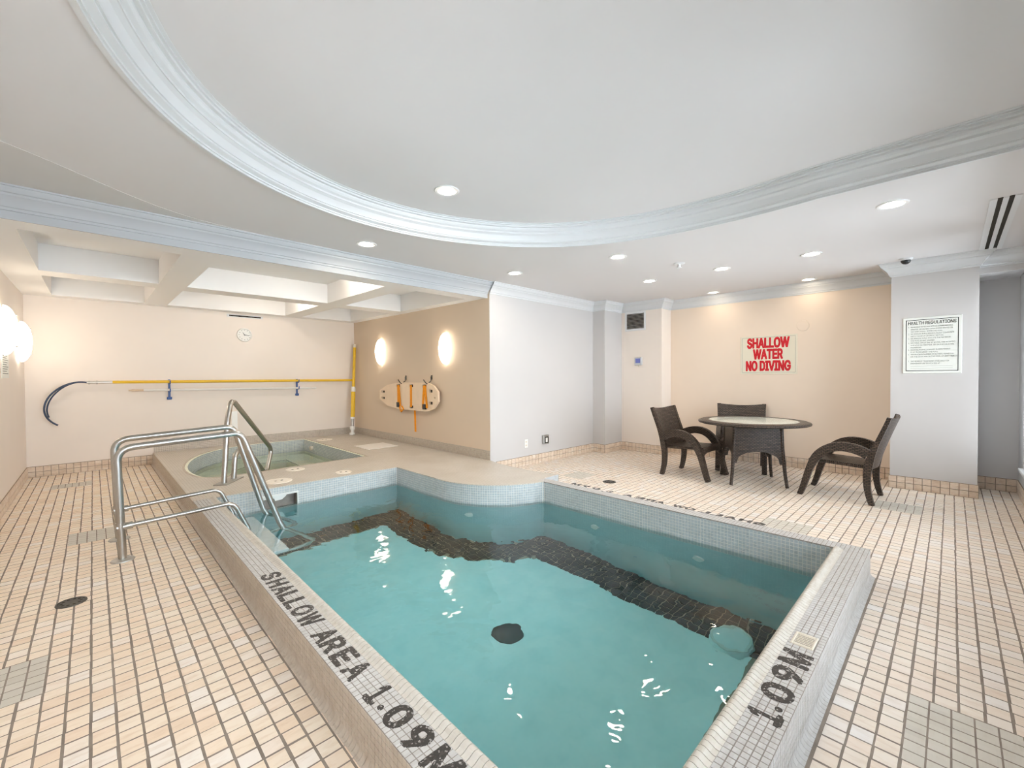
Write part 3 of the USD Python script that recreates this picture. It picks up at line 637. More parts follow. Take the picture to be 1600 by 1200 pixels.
obj('lettering', glyphs(TEXT, FY, 3.436, 3.372, (0, 1, 0), (-1, 0, 0), ZP - 0.0002), 'letter_chip', c3, 'black mosaic letters reading SHALLOW AREA 1.09 M, upside down from here')

# grille let into the curb
g = thing('overflow_grille', 'small square cream slotted grille set into the near curb', 'grille', (2.058, 0.411, ZP))
obj('plate', [rbox(-0.054, 0.054, -0.039, -0.030, -0.003, 0.003, .002), rbox(-0.054, 0.054, 0.030, 0.039, -0.003, 0.003, .002), rbox(-0.054, -0.040, -0.030, 0.030, -0.003, 0.003, .002), rbox(0.040, 0.054, -0.030, 0.030, -0.003, 0.003, .002)], 'cream_plastic', g)
obj('well', bx(-0.041, 0.041, -0.031, 0.031, -0.004, -0.002), 'dark_gap', g)
for k in range(7): obj('slat', rbox(-0.0405 + k * 0.0125, -0.0345 + k * 0.0125, -0.031, 0.031, -0.002, 0.002, .001), 'cream_plastic', g)
# skimmer lids and hatch on the deck
for x, y, r, lab in ((1.385, 4.945, 0.128, 'largest round cream skimmer lid on the deck, nearest the rails'), (1.704, 5.44, 0.105, 'round cream lid on the deck beside the hot tub edge'),
                     (2.045, 4.875, 0.088, 'small round cream lid on the deck near the pool corner'), (2.905, 7.72, 0.13, 'round cream lid on the deck behind the hot tub corner')):
    t = thing('access_plate', lab, 'plate', (x, y, ZP), group=None)
    obj('cover', lathe([(0, 0.006), (r * 0.86, 0.006), (r * 0.88, 0.004), (r * 0.90, 0.004), (r * 0.92, 0.007), (r * 0.98, 0.006), (r, 0.0)], 36), 'lid_cream', t, smooth=30)
    for k in range(2): obj('finger_hole', cyl((0.03 * (2 * k - 1), 0, 0.004), (0.03 * (2 * k - 1), 0, 0.0068), 0.012), 'dark_gap', t)
t = thing('deck_hatch', 'flat white square access hatch in the raised deck', 'hatch', (3.20, 6.37, ZP))
obj('panel', rbox(-0.25, 0.25, -0.25, 0.25, 0.0, 0.008, 0.003), 'hatch_white', t)
for sx in (-1, 1): obj('screw', cyl((0.2 * sx, 0.2, 0.005), (0.2 * sx, 0.2, 0.008), 0.012, 12), 'steel_dull', t)

# ------------------------------------------------------------------ steel rails
def rail(lab, y, top, low, wx):
    t = thing('pool_handrail', lab, 'handrail', (0.13, y, 0))
    R = 0.0235
    P = [(0.0, 0, 0.0), (-0.022, 0, top[0]), (top[1] - 0.13, 0, top[2]), (wx - 0.13, 0, 0.02), (wx + 0.315 - 0.13, 0, -0.58), (0.67, 0, -0.64)]
    pts = fillet(P, [0, 0.10, 0.085, 0.0, 0.09, 0], 9)
    obj('frame', tube(pts, R), 'steel', t, smooth=True)
    L = [(0.02, 0, low[0]), (0.66, 0, low[1]), (0.765, 0, 0.02), (0.67, 0, -0.12)]
    lo = obj('lower_bar', tube(fillet(L, [0, 0.09, 0.05, 0], 9), 0.0165), 'steel', t, smooth=True)
    obj('coupling', [cyl((-0.03, 0, low[0] - 0.002), (0.055, 0, low[0] + 0.002), 0.024), cyl((-0.008, 0, low[0] - 0.03), (-0.010, 0, low[0] + 0.03), 0.0265)], 'steel', lo, smooth=35)
    obj('flange', lathe([(0, 0.014), (0.03, 0.014), (0.062, 0.008), (0.066, 0.0)], 28), 'steel_dull', t, smooth=30)
    obj('wall_cup', cyl((0.945, 0, -0.622), (0.965, 0, -0.620), 0.045), 'steel_dull', t, smooth=30)
    return t
rail('nearer of the two stainless steel pool handrails with a low bar', 4.0, (0.774, 0.847, 0.817), (0.232, 0.262), 1.125)
rail('farther of the two stainless steel pool handrails, behind the near one', 4.54, (0.779, 0.9025, 0.821), (0.234, 0.272), 1.136)
a, d = np.array([0.95, 5.228, 0]), np.array([0.588, 0.809, 0])
sp = [(0.0, ZP), (0.07, 0.60), (0.125, 0.86), (0.205, 1.02), (0.40, 0.83), (0.98, 0.43), (1.16, 0.275), (1.06, 0.10), (0.80, 0.20), (0.44, 0.445), (0.235, 0.44), (0.20, ZP)]
sp = [(0.0, ZP), (0.085, 0.80), (0.175, 1.045), (1.20, 0.335), (1.02, 0.035), (0.44, 0.50), (0.24, 0.43), (0.20, ZP)]
t = thing('spa_handrail', 'tall looped stainless steel grab rail at the hot tub edge', 'handrail')
pts = fillet([a + d * s + np.array([0, 0, z]) for s, z in sp], [0, 0.25, 0.085, 0.10, 0.10, 0.10, 0.08, 0], 9)
obj('frame', tube(pts, 0.0255), 'steel', t, smooth=True)
e = np.array([-d[1], d[0], 0])
bp = Polygon([(a + d * s + e * q)[:2] for s, q in ((-0.07, -0.055), (0.28, -0.055), (0.28, 0.055), (-0.07, 0.055))]).buffer(0.01)
obj('base_plate', prism(bp, ZP, ZP + 0.010), 'steel_dull', t)
t2 = thing('notice_tag', 'small white paper notice hanging from the hot tub grab rail', 'notice')
q = a + d * 0.20 + np.array([0, 0, 0.70])
obj('card', on_plane(rbox(-0.02, 0.105, 0.0, 0.20, -0.001, 0.001, 0.0005), q, d, (0, 0, 1)), 'white_plastic', t2)
obj('tie', cyl(q + d * 0.03 + [0, 0, 0.19], q + d * 0.01 + [0, 0, 0.285], 0.002, 6), 'white_plastic', t2)

# ------------------------------------------------------------------ floor drains
for x, y, r, lab in ((-0.105, 3.44, 0.064, 'round dark floor drain in the left walkway'), (4.376, 2.835, 0.075, 'round dark floor drain near the table side of the pool')):
    t = thing('floor_drain', lab, 'drain', (x, y, 0))
    obj('ring', lathe([(r * 0.84, 0.002), (r * 0.86, 0.005), (r, 0.004), (r * 1.02, 0.0)], 32), 'dark_metal', t, smooth=30)
    obj('strainer', lathe([(0, 0.004), (r * 0.8, 0.004), (r * 0.84, 0.001)], 32), 'dark_metal', t, smooth=30)
    for k in range(10):
        w_ = k * math.pi / 5; obj('slot', cyl((0.62 * r * math.cos(w_), 0.62 * r * math.sin(w_), 0.003), (0.62 * r * math.cos(w_), 0.62 * r * math.sin(w_), 0.0046), r * 0.11, 10), 'dark_gap', t)

# ------------------------------------------------------------------ wicker table and chairs
def slab_x(poly, x0, x1):
    """A (y, z) outline thickened along x."""
    m = prism(poly, x0, x1); return trimesh.Trimesh(m.vertices[:, [2, 0, 1]], m.faces, process=False)


def band_poly(c, h):
    c = np.array(c, float); t = np.gradient(c, axis=0); t /= np.linalg.norm(t, axis=1, keepdims=True); n = np.stack([-t[:, 1], t[:, 0]], 1); h = np.array(h)[:, None] / 2
    return Polygon(np.vstack([c + n * h, (c - n * h)[::-1]])).buffer(0)


def curve(pts, n=24, s=0.0002):
    tk, _ = splprep(np.array(pts, float).T, s=s, k=3); return np.array(splev(np.linspace(0, 1, n), tk)).T


def chair(label, loc, rz):
    t = thing('wicker_armchair', label, 'chair', loc, rz, 'brown wicker armchairs around the table')
    # back: a panel leaning backwards, curved in plan, top edge dipping in the middle
    rows, cols = 14, 11; V = []
    for i in range(rows):
        s = i / (rows - 1)
        for j in range(cols):
            x = -0.236 + 0.472 * j / (cols - 1); q = 1 - (x / 0.236) ** 2
            z = 0.34 + s * (0.852 - 0.34) - 0.020 * q * s; y = -0.262 - 0.155 * s ** 1.15 - 0.030 * q
            V.append((x * (1 + 0.17 * s), y, z))
    V = np.array(V); F = []
    for i in range(rows - 1):
        for j in range(cols - 1):
            a = i * cols + j; F += [(a, a + 1, a + cols + 1), (a, a + cols + 1, a + cols)]
    F = np.array(F); n = len(V); back = V + np.array([0, -0.028, 0])
    edge = [i for i in range(cols)] + [i * cols + cols - 1 for i in range(1, rows)] + [(rows - 1) * cols + j for j in range(cols - 2, -1, -1)] + [i * cols for i in range(rows - 2, 0, -1)]
    S = []
    for k in range(len(edge)):
        a, b = edge[k], edge[(k + 1) % len(edge)]; S += [(a, n + a, n + b), (a, n + b, b)]
    m = trimesh.Trimesh(np.vstack([V, back]), np.vstack([F, F[:, ::-1] + n, S]), process=False); m.fix_normals()
    obj('backrest', m, 'wicker', t, smooth=40, uv=True)
    for s in (-1, 1):                                                   # stile running down into the back leg
        c = curve([(-0.431, 0.851), (-0.366, 0.66), (-0.316, 0.51), (-0.270, 0.38), (-0.268, 0.26), (-0.285, 0.13), (-0.305, 0.0)])
        m = slab_x(band_poly(c, np.interp(np.linspace(0, 1, 24), [0, 0.3, 0.55, 0.7, 1], [0.032, 0.038, 0.066, 0.058, 0.042])), s * 0.262 - 0.024, s * 0.262 + 0.024)
        f = m.vertices[:, 2] > 0.35; m.vertices[f, 0] += s * (m.vertices[f, 2] - 0.35) * 0.045
        obj('leg', m, 'wicker', t, smooth=40, uv=True)
        c = curve([(-0.275, 0.49), (-0.16, 0.530), (-0.03, 0.540), (0.06, 0.505), (0.125, 0.430), (0.185, 0.30), (0.235, 0.16), (0.283, 0.0)])
        m = slab_x(band_poly(c, np.interp(np.linspace(0, 1, 24), [0, 0.3, 0.5, 0.65, 1], [0.092, 0.088, 0.085, 0.062, 0.046])), s * 0.268 - 0.028, s * 0.268 + 0.028)
        obj('arm', m, 'wicker', t, smooth=40, uv=True)
    m = rbox(-0.245, 0.245, -0.265, 0.215, 0.352, 0.384, 0.012); m.vertices[:, 2] += (m.vertices[:, 1]) * 0.04
    obj('seat', m, 'wicker', t, smooth=30, uv=True)
    ap = Polygon([(-0.24, 0.37), (0.24, 0.37), (0.24, 0.27), (0.20, 0.305), (0.12, 0.325), (-0.12, 0.325), (-0.20, 0.305), (-0.24, 0.27)])
    obj('apron', on_plane(prism(ap, -0.012, 0.012), (0, 0.20, 0), (1, 0, 0), (0, 0, 1)), 'wicker', t, uv=True)
    return t


ch = chair('brown wicker armchair at the left of the round table, its back to the corner', (5.452, 2.268, 0), 180 - 2)
CH = [((5.60, 0.822, 0), -2, 'brown wicker armchair at the right of the table, in front of the white column'), ((6.255, 1.985, 0), 107, 'brown wicker armchair behind the table, partly hidden by it')]
for loc, rz, lab in CH: chair(lab, loc, rz)

tb = thing('round_table', 'round brown wicker table with a pale frosted glass top', 'table', (5.607, 1.654, 0), 0)
TZ = 0.722
obj('rim', lathe([(0.47, TZ - 0.004), (0.472, TZ + 0.004), (0.56, TZ + 0.003), (0.583, TZ - 0.006), (0.590, TZ - 0.016), (0.586, TZ - 0.028), (0.57, TZ - 0.034), (0.45, TZ - 0.034), (0.45, TZ - 0.004)], 72), 'wicker', tb, smooth=30, uv=True)
obj('glass_top', lathe([(0, TZ + 0.003), (0.468, TZ + 0.003), (0.472, TZ + 0.001), (0.472, TZ - 0.006), (0, TZ - 0.006)], 72), 'frosted_glass', tb, 'pale green frosted glass disc', smooth=30)
ang = math.atan2(-0.487, 0.28)
ca, sa = math.cos(ang), math.sin(ang)
def trot(p): return np.array([ca * p[0] - sa * p[1], sa * p[0] + ca * p[1], p[2]])
for k in range(4):
    w_ = k * math.pi / 2; ex = trot((math.cos(w_), math.sin(w_), 0)); nn = trot((math.cos(w_ - math.pi / 2), math.sin(w_ - math.pi / 2), 0))
    arch = [(0.214 * math.cos(a) , 0.285 + 0.105 * math.sin(a)) for a in np.linspace(0, math.pi, 17)]
    arch = [(0.220, 0.255)] + arch + [(-0.220, 0.255)]
    pl = Polygon([(-0.254, 0.255), (-0.235, TZ - 0.03), (0.235, TZ - 0.03), (0.254, 0.255)] + arch).buffer(0)
    m = prism(pl, -0.012, 0.012); m.vertices[:, 2] += 0
    z = m.vertices[:, 1].copy(); off = np.interp(z, [0.30, 0.7], [0.252, 0.235])
    v = m.vertices[:, :1] * ex + (m.vertices[:, 2:] + off[:, None]) * nn; v[:, 2] = z
    mm = trimesh.Trimesh(v, m.faces, process=False); mm.fix_normals()
    uvm = obj('skirt', mm, 'wicker', tb)
    st_ = np.stack([m.vertices[:, 0], m.vertices[:, 1]], 1)
    mf = UsdGeom.Mesh(uvm); UsdGeom.PrimvarsAPI(mf).CreatePrimvar('st', Sdf.ValueTypeNames.TexCoord2fArray, 'vertex').Set(Vt.Vec2fArray.FromNumpy(st_.astype(np.float32)))
    sx, sy = [(1, 1), (-1, 1), (-1, -1), (1, -1)][k]
    leg = [trot((sx * 0.238, sy * 0.238, TZ - 0.03)), trot((sx * 0.247, sy * 0.247, 0.42)), trot((sx * 0.258, sy * 0.258, 0.28)), trot((sx * 0.268, sy * 0.268, 0.14)), trot((sx * 0.284, sy * 0.284, 0.0))]
    obj('leg', tube(leg, [0.020, 0.020, 0.020, 0.018, 0.017], 10), 'wicker', tb, smooth=True, uv=True)

# ------------------------------------------------------------------ things on the walls
def sconce(label, x, y, z, s, hz=0.24, wy=0.125):
    """Oval wall lamp; s is +1 on the left wall, -1 on the right wall."""
    t = thing('wall_sconce', label, 'wall lamp', (x, y, z), 0, 'oval wall sconces')
    u = trimesh.creation.icosphere(3); v = u.vertices
    u.vertices = np.c_[np.maximum(v[:, 0], -0.02) * 0.095 * s + s * 0.022, v[:, 1] * wy, v[:, 2] * hz]; u.fix_normals()
    obj('glass_shade', u, 'sconce_glass', t, smooth=True)
    e_ = Polygon([((wy - 0.01) * math.cos(a), (hz - 0.02) * math.sin(a)) for a in np.linspace(0, 2 * math.pi, 40, endpoint=False)])
    m = prism(e_, 0.0, 0.020); obj('back_plate', trimesh.Trimesh(np.c_[m.vertices[:, 2] * s, m.vertices[:, 0], m.vertices[:, 1]], m.faces if s > 0 else m.faces[:, ::-1], process=False), 'white_plastic', t)
    for k in (-1, 1): obj('screw', cyl((s * 0.095, -0.0, k * hz * 0.62), (s * 0.108, 0.0, k * hz * 0.62), 0.007, 10), 'steel', t)
    return t
sconce('oval glass wall sconce on the left wall near the back corner', XL, 7.60, 1.70, 1, 0.24, 0.108)
sconce('oval glass wall sconce at the left edge of the picture', XL, 6.27, 1.725, 1, 0.24, 0.108)
sconce('oval glass wall sconce on the tan wall nearer the back corner', XT, 7.10, 1.715, -1, 0.228, 0.09)
sconce('oval glass wall sconce on the tan wall nearer the white wall edge', XT, 5.15, 1.675, -1, 0.226, 0.09)

t = thing('wall_clock', 'round white wall clock high on the back wall', 'clock', (1.81, YB, 1.978))
def face_on_back(m): return trimesh.Trimesh(np.c_[m.vertices[:, 0], -m.vertices[:, 2], m.vertices[:, 1]], m.faces, process=False)
obj('case', face_on_back(lathe([(0, 0.0), (0.108, 0.0), (0.112, 0.02), (0.108, 0.034), (0.098, 0.036), (0.092, 0.026), (0, 0.026)], 40)), 'white_plastic', t, smooth=30)
for k in range(12):
    w_ = k * math.pi / 6; obj('hour_mark', face_on_back(cyl((0.072 * math.sin(w_), 0.072 * math.cos(w_), 0.026), (0.086 * math.sin(w_), 0.086 * math.cos(w_), 0.0275), 0.0035, 6)), 'ink_grey', t)
for nm, w_, l in (('hour_hand', math.radians(-33), 0.045), ('minute_hand', math.radians(98), 0.068)):
    obj(nm, face_on_back(cyl((-0.012 * math.sin(w_), -0.012 * math.cos(w_), 0.030), (l * math.sin(w_), l * math.cos(w_), 0.030), 0.0035, 8)), 'ink', t)

t = thing('rescue_hook', 'long yellow rescue pole with a dark curved hook, hung along the back wall', 'rescue hook', (0, 8.125, 1.213))
obj('pole', cyl((0.195, 0, 0.002), (3.64, 0, 0.0), 0.0205), 'yellow_pole', t, smooth=30)
obj('end_section', cyl((-0.06, 0, 0), (0.20, 0, 0.002), 0.018), 'silver_pole', t, 'silver metal end section', smooth=30)
for k in range(2): obj('clamp', cyl((-0.045 + 0.075 * k, 0, 0), (-0.028 + 0.075 * k, 0, 0), 0.024), 'steel_dull', t, smooth=30)
hook = curve([(-0.05, 0, 0.0), (-0.16, 0, -0.006), (-0.27, 0, -0.035), (-0.38, 0, -0.135), (-0.445, 0, -0.27), (-0.45, 0, -0.40), (-0.41, 0, -0.48), (-0.335, 0, -0.552)], 40)
obj('hook', [tube(hook, 0.0105, 10), tube(np.array([(p[0] * 0.97 + 0.004, -0.004, p[2] * 0.985) for p in hook[:34]]) + np.c_[0.016 * np.sin(np.linspace(0, math.pi, 34)), np.zeros(34), np.zeros(34)], 0.0085, 8)], 'navy_hose', t, smooth=True)
t = thing('pole_below_hook', 'thin white pole hung below the yellow rescue pole', 'pole', (0, 8.135, 1.09)); 
obj('shaft', cyl((0.52, 0, 0.004), (2.90, 0, -0.012), 0.018), 'white_pole', t, smooth=30)
obj('tip', [cyl((0.39, 0, 0.005), (0.53, 0, 0.004), 0.0145), cyl((0.36, 0, 0.006), (0.40, 0, 0.005), 0.010)], 'tan_wood', t, 'tan wooden tip', smooth=30)
obj('end_cap', cyl((2.89, 0, -0.012), (2.925, 0, -0.012), 0.014), 'white_plastic', t, smooth=30)
for x, lab in ((0.82, 'blue double wall hook at the left of the poles'), (2.62, 'blue double wall hook at the right of the poles')):
    t = thing('pole_hook', lab, 'hook', (x, YB, 1.11), group=None)
    obj('plate', rbox(-0.014, 0.014, -0.012, 0, -0.14, 0.135, 0.003), 'blue_hook', t)
    for z in (0.077, -0.043):
        obj('arm', tube(fillet([(0, -0.008, z), (0, -0.115, z - 0.005), (0, -0.125, z + 0.045)], 0.02, 5), 0.007, 8), 'blue_hook', t, smooth=True)
    obj('foot', rbox(-0.03, 0.03, -0.02, -0.001, -0.165, -0.125, 0.006), 'blue_hook', t)

t = thing('telescopic_pole', 'yellow telescopic cleaning pole leaning in the back corner', 'pole')
A_, B_ = np.array([3.50, 7.93, ZP + 0.012]), np.array([3.655, 8.12, 1.905])
def on(s): return A_ + (B_ - A_) * s
obj('inner_tube', cyl(on(0.50), on(0.97), 0.026), 'yellow_pole', t, smooth=30)
obj('end_cap', cyl(on(0.965), on(1.0), 0.029), 'cream_plastic', t, smooth=30)
obj('lock_collar', [cyl(on(0.47), on(0.51), 0.042), cyl(on(0.51), on(0.525), 0.034)], 'white_plastic', t, smooth=30)
obj('outer_tube', cyl(on(0.185), on(0.47), 0.038), 'yellow_pole', t, smooth=30)
obj('ring', cyl(on(0.17), on(0.19), 0.042), 'white_plastic', t, smooth=30)
obj('grip', cyl(on(0.085), on(0.17), 0.028), 'steel_dull', t, smooth=30)
obj('fitting', [cyl(on(0.055), on(0.09), 0.044), cyl(on(0.02), on(0.06), 0.027), cyl(on(-0.003), on(0.022), 0.046)], 'white_plastic', t, smooth=30)

# spine board on the tan wall (local u along -y, v up, out from the wall along -x)
t = thing('rescue_board', 'beige rescue board with orange straps hung on the tan wall', 'rescue board')
bo = Polygon([(7.03, 1.035), (6.75, 1.135), (6.35, 1.178), (5.52, 1.178), (5.36, 1.13), (5.25, 1.04), (5.245, 0.90), (5.36, 0.79), (5.52, 0.742), (6.40, 0.738), (6.75, 0.78), (7.03, 0.885)])
slots = [sbox(y - 0.055, z - 0.022, y + 0.055, z + 0.022) for y in (6.38, 5.98, 5.60) for z in (1.125, 0.79)] + [sbox(y - 0.045, z - 0.022, y + 0.045, z + 0.022) for y, z in ((5.43, 1.05), (5.43, 0.87))] + [sbox(y - 0.055, z - 0.018, y + 0.055, z + 0.018) for y, z in ((6.90, 1.015), (6.90, 0.905))] + [Point(5.32, 0.95).buffer(0.014)]
def on_tan(m, off): return trimesh.Trimesh(np.c_[XT - off - m.vertices[:, 2], m.vertices[:, 0], m.vertices[:, 1]], m.faces[:, ::-1], process=False)
obj('board', on_tan(prism(bo.difference(unary_union(slots)), 0, 0.035), 0.05), 'tan_board', t)
for q in slots: obj('hole_shade', on_tan(prism(q.buffer(0.004), 0, 0.001), 0.0485), 'dark_gap', t)  # dark sheet behind each cutout, colour standing in for the shade inside
def strap(y, z0, z1, w_, off, skew=0.0):
    m = prism(Polygon([(y - w_ / 2, z1), (y + w_ / 2, z1), (y + w_ / 2 + skew, z0), (y - w_ / 2 + skew, z0)]), 0, 0.004); return on_tan(m, off)
for y, sk_ in ((6.38, 0.0), (5.98, 0.0), (5.60, 0.045)):
    s = obj('strap', [strap(y, 0.79, 1.135, 0.055, 0.0865, sk_)] + ([strap(y - 0.03, 0.79, 1.135, 0.05, 0.0915, -0.045)] if y != 5.98 else [strap(y - 0.06, 0.40, 0.80, 0.048, 0.0565, -0.015)]), 'orange_strap', t)
    if y != 5.98: obj('buckle', on_tan(prism(sbox(y - 0.045, 0.775, y + 0.03, 0.85), 0, 0.014), 0.092), 'black_plastic', s)
    if y > 6.2: obj('loose_end', tube([(XT - 0.085, y - 0.03, 0.79), (XT - 0.09, y - 0.10, 0.70), (XT - 0.09, y - 0.17, 0.745), (XT - 0.088, y - 0.12, 0.79)], 0.014, 8), 'orange_strap', s, smooth=True)
for y in (6.27, 5.52):
    t = thing('board_hook', 'dark chain and hook holding the %s end of the rescue board' % ('far' if y > 6 else 'near'), 'hook', (XT, y, 1.20))
    obj('chain', cyl((-0.02, 0, 0.0), (-0.02, 0, 0.07), 0.006, 8), 'dark_metal', t)
    obj('plate', rbox(-0.012, 0, -0.012, 0.012, 0.02, 0.09, 0.003), 'dark_metal', t)
    obj('arm', tube(fillet([(-0.02, 0, 0.0), (-0.09, 0, -0.045), (-0.112, 0.01, -0.02), (-0.112, 0.06, 0.02)], 0.02, 5), 0.007, 8), 'dark_metal', t, smooth=True)

# signs
def on_face(m, x, y0, z0):
    """Local x to the right as seen from the room (-y), local y up, out along -x."""
    v = m.vertices; return trimesh.Trimesh(np.c_[x - v[:, 2], y0 - v[:, 0], z0 + v[:, 1]], m.faces, process=False)
def line_text(s, x, y, h, wide, x_wall, y0, z0, depth=0.0008, off=0.0062, bold=True, centre=False, fat=0):
    g = meshkit.text_mesh(s, h, depth, bold=bold)
    if fat:
        g.vertices[:, 0] *= wide / np.ptp(g.vertices[:, 0]); g = fatten(g, fat * 0.45, depth)
    v = g.vertices.copy(); b = g.bounds; k = wide / (b[1][0] - b[0][0])
    v[:, 0] = (v[:, 0] - b[0][0]) * k + x - (wide / 2 if centre else 0); v[:, 1] += y; v[:, 2] += off
    return on_face(trimesh.Trimesh(v, g.faces, process=False), x_wall, y0, z0)
t = thing('warning_sign', 'cream sign reading SHALLOW WATER NO DIVING in red letters', 'sign')
y0, z0, SW, SH = 2.168, 1.276, 0.712, 0.545
obj('panel', on_face(rbox(0, SW, 0, SH, 0, 0.006, 0.002), XA, y0, z0), 'sign_cream', t)
for s, yy, wd in (('SHALLOW', 0.372, 0.535), ('WATER', 0.213, 0.375), ('NO DIVING', 0.048, 0.565)):
    m = line_text(s, SW / 2 - 0.002, yy + 0.006, 0.128, wd, XA, y0, z0, centre=True, fat=0.0125); obj('lettering', m, 'sign_red', t)
obj('border', [on_face(bx(a, b, c, d, 0.006, 0.0066), XA, y0, z0) for a, b, c, d in ((0.024, SW - 0.024, 0.022, 0.025), (0.024, SW - 0.024, SH - 0.025, SH - 0.022), (0.024, 0.027, 0.022, SH - 0.022), (SW - 0.027, SW - 0.024, 0.022, SH - 0.022))], 'ink_grey', t)
t = thing('regulations_sign', 'white framed sign headed HEALTH REGULATIONS on the white column', 'sign')
y0, z0, SW, SH = 0.374, 1.270, 0.447, 0.598
obj('panel', on_face(rbox(0, SW, 0, SH, 0, 0.008, 0.003), XC, y0, z0), 'sign_white', t)
bd = 0.024
obj('border', [on_face(bx(a, b, c, d, 0.008, 0.0088), XC, y0, z0) for a, b, c, d in ((bd, SW - bd, bd, bd + 0.006), (bd, SW - bd, SH - bd - 0.006, SH - bd), (bd, bd + 0.006, bd, SH - bd), (SW - bd - 0.006, SW - bd, bd, SH - bd))], 'ink', t)
obj('heading', line_text('HEALTH REGULATIONS', SW / 2, SH - 0.076, 0.032, 0.365, XC, y0, z0, off=0.0082, centre=True), 'ink', t)
RULES = ['1|NO PERSON INFECTED WITH A COMMUNICABLE', ' |DISEASE OR HAVING OPEN SORES ON HIS OR', ' |HER BODY SHALL ENTER THE POOL', '2|NO PERSON SHALL BRING A GLASS CONTAINER', ' |ONTO THE DECK OR INTO THE POOL', '3|NO PERSON SHALL POLLUTE THE WATER IN', ' |THE POOL IN ANY MANNER', '4|SPITTING, SPOUTING OF WATER, AND BLOWING', ' |THE NOSE IN THE POOL OR ON THE DECK ARE', ' |PROHIBITED', '5|NO PERSON SHALL ENGAGE IN BOISTEROUS', ' |PLAY IN OR ABOUT THE POOL', '6|THE MAXIMUM NUMBER OF BATHERS PERMITTED', ' |ON THE DECK AND IN THE POOL AT ANY TIME IS', '', '7|THE NEAREST TELEPHONE AVAILABLE FOR', ' |EMERGENCY USE IS LOCATED AT']
tx = []
for i, s in enumerate(RULES):
    if not s: continue
    n_, body = s.split('|'); yy = SH - 0.108 - i * 0.0245
    if n_ != ' ': tx.append(line_text(n_ + '.', 0.042, yy, 0.013, 0.011, XC, y0, z0, off=0.0082, bold=False))
    tx.append(line_text(body, 0.062, yy, 0.013, 0.0084 * len(body), XC, y0, z0, off=0.0082, bold=False))
obj('lettering', tx, 'ink_grey', t)
obj('rule_line', [on_face(bx(0.062, SW - 0.065, 0.075 - 0.022 * k, 0.0765 - 0.022 * k, 0.008, 0.0086), XC, y0, z0) for k in range(2)], 'ink_grey', t)
t = thing('wall_notice', 'small white printed notice on the left wall under the sconces', 'notice')
obj('sheet', bx(XL, XL + 0.003, 6.30, 6.78, 1.27, 1.55), 'sign_white', t)
obj('lettering', [bx(XL + 0.003, XL + 0.0036, 6.36, 6.72 - 0.05 * (k % 3), 1.51 - 0.022 * k, 1.518 - 0.022 * k) for k in range(10)], 'ink_grey', t)

# vent, thermostat, outlets, blank plate, chipped tile corner
t = thing('wall_vent', 'white framed square air vent with dark louvres below the crown moulding', 'vent')
VY, VZ, VW = 3.887, 2.018, 0.378; VH = 0.315
obj('frame', [on_face(rbox(a, b, c, d, 0, 0.012, 0.003), XQ, VY, VZ) for a, b, c, d in ((0, VW, 0, 0.032), (0, VW, VH - 0.032, VH), (0, 0.032, 0.032, VH - 0.032), (VW - 0.032, VW, 0.032, VH - 0.032))], 'trim_white', t)
obj('backing', on_face(bx(0.032, VW - 0.032, 0.032, VH - 0.032, 0.001, 0.003), XQ, VY, VZ), 'dark_gap', t)
for k in range(11):
    z = 0.045 + k * 0.0225; m = bx(0.034, VW - 0.034, -0.008, 0.008, -0.001, 0.001); m.apply_transform(trimesh.transformations.rotation_matrix(0.8, [1, 0, 0])); m.apply_translation([0, z, 0.008]); obj('louvre', on_face(m, XQ, VY, VZ), 'steel_dull', t)
t = thing('thermostat', 'small wall control with a blue screen below the vent', 'thermostat')
obj('body', on_face(rbox(-0.01, 0.125, -0.005, 0.125, 0, 0.035, 0.008), XQ, 3.69, 1.445), 'thermostat_grey', t)
obj('screen', on_face(rbox(0.015, 0.10, 0.03, 0.105, 0.034, 0.039, 0.002), XQ, 3.69, 1.445), 'screen_blue', t)
obj('lever', on_face(rbox(0.045, 0.06, -0.03, 0.0, 0.005, 0.012, 0.002), XQ, 3.69, 1.445), 'cream_plastic', t)
t = thing('outlet_plate', 'white outlet plate low on the white wall', 'outlet', (4.36, YW, 0.315))
obj('plate', rbox(-0.035, 0.035, -0.007, 0, -0.06, 0.06, 0.002), 'white_plastic', t)
for z in (-0.025, 0.025): obj('socket', rbox(-0.014, 0.014, -0.009, -0.006, z - 0.012, z + 0.012, 0.002), 'cream_plastic', t)
t = thing('metal_outlet_box', 'grey metal weatherproof outlet box low on the white wall', 'outlet', (4.755, YW, 0.335))
obj('box', rbox(-0.06, 0.06, -0.045, 0, -0.065, 0.065, 0.008), 'steel_dull', t)
obj('lid', rbox(-0.045, 0.03, -0.058, -0.044, -0.05, 0.045, 0.006), 'dark_metal', t)
obj('plug', rbox(-0.04, 0.0, -0.066, -0.055, -0.035, 0.03, 0.004), 'white_plastic', t)
t = thing('blank_plate', 'round blank cover plate above the warning sign', 'cover plate')
obj('disc', on_face(lathe([(0, 0.008), (0.062, 0.008), (0.07, 0.004), (0.072, 0)], 36), XA, 1.393, 1.92), 'wall_alcove_paint', t, smooth=30)

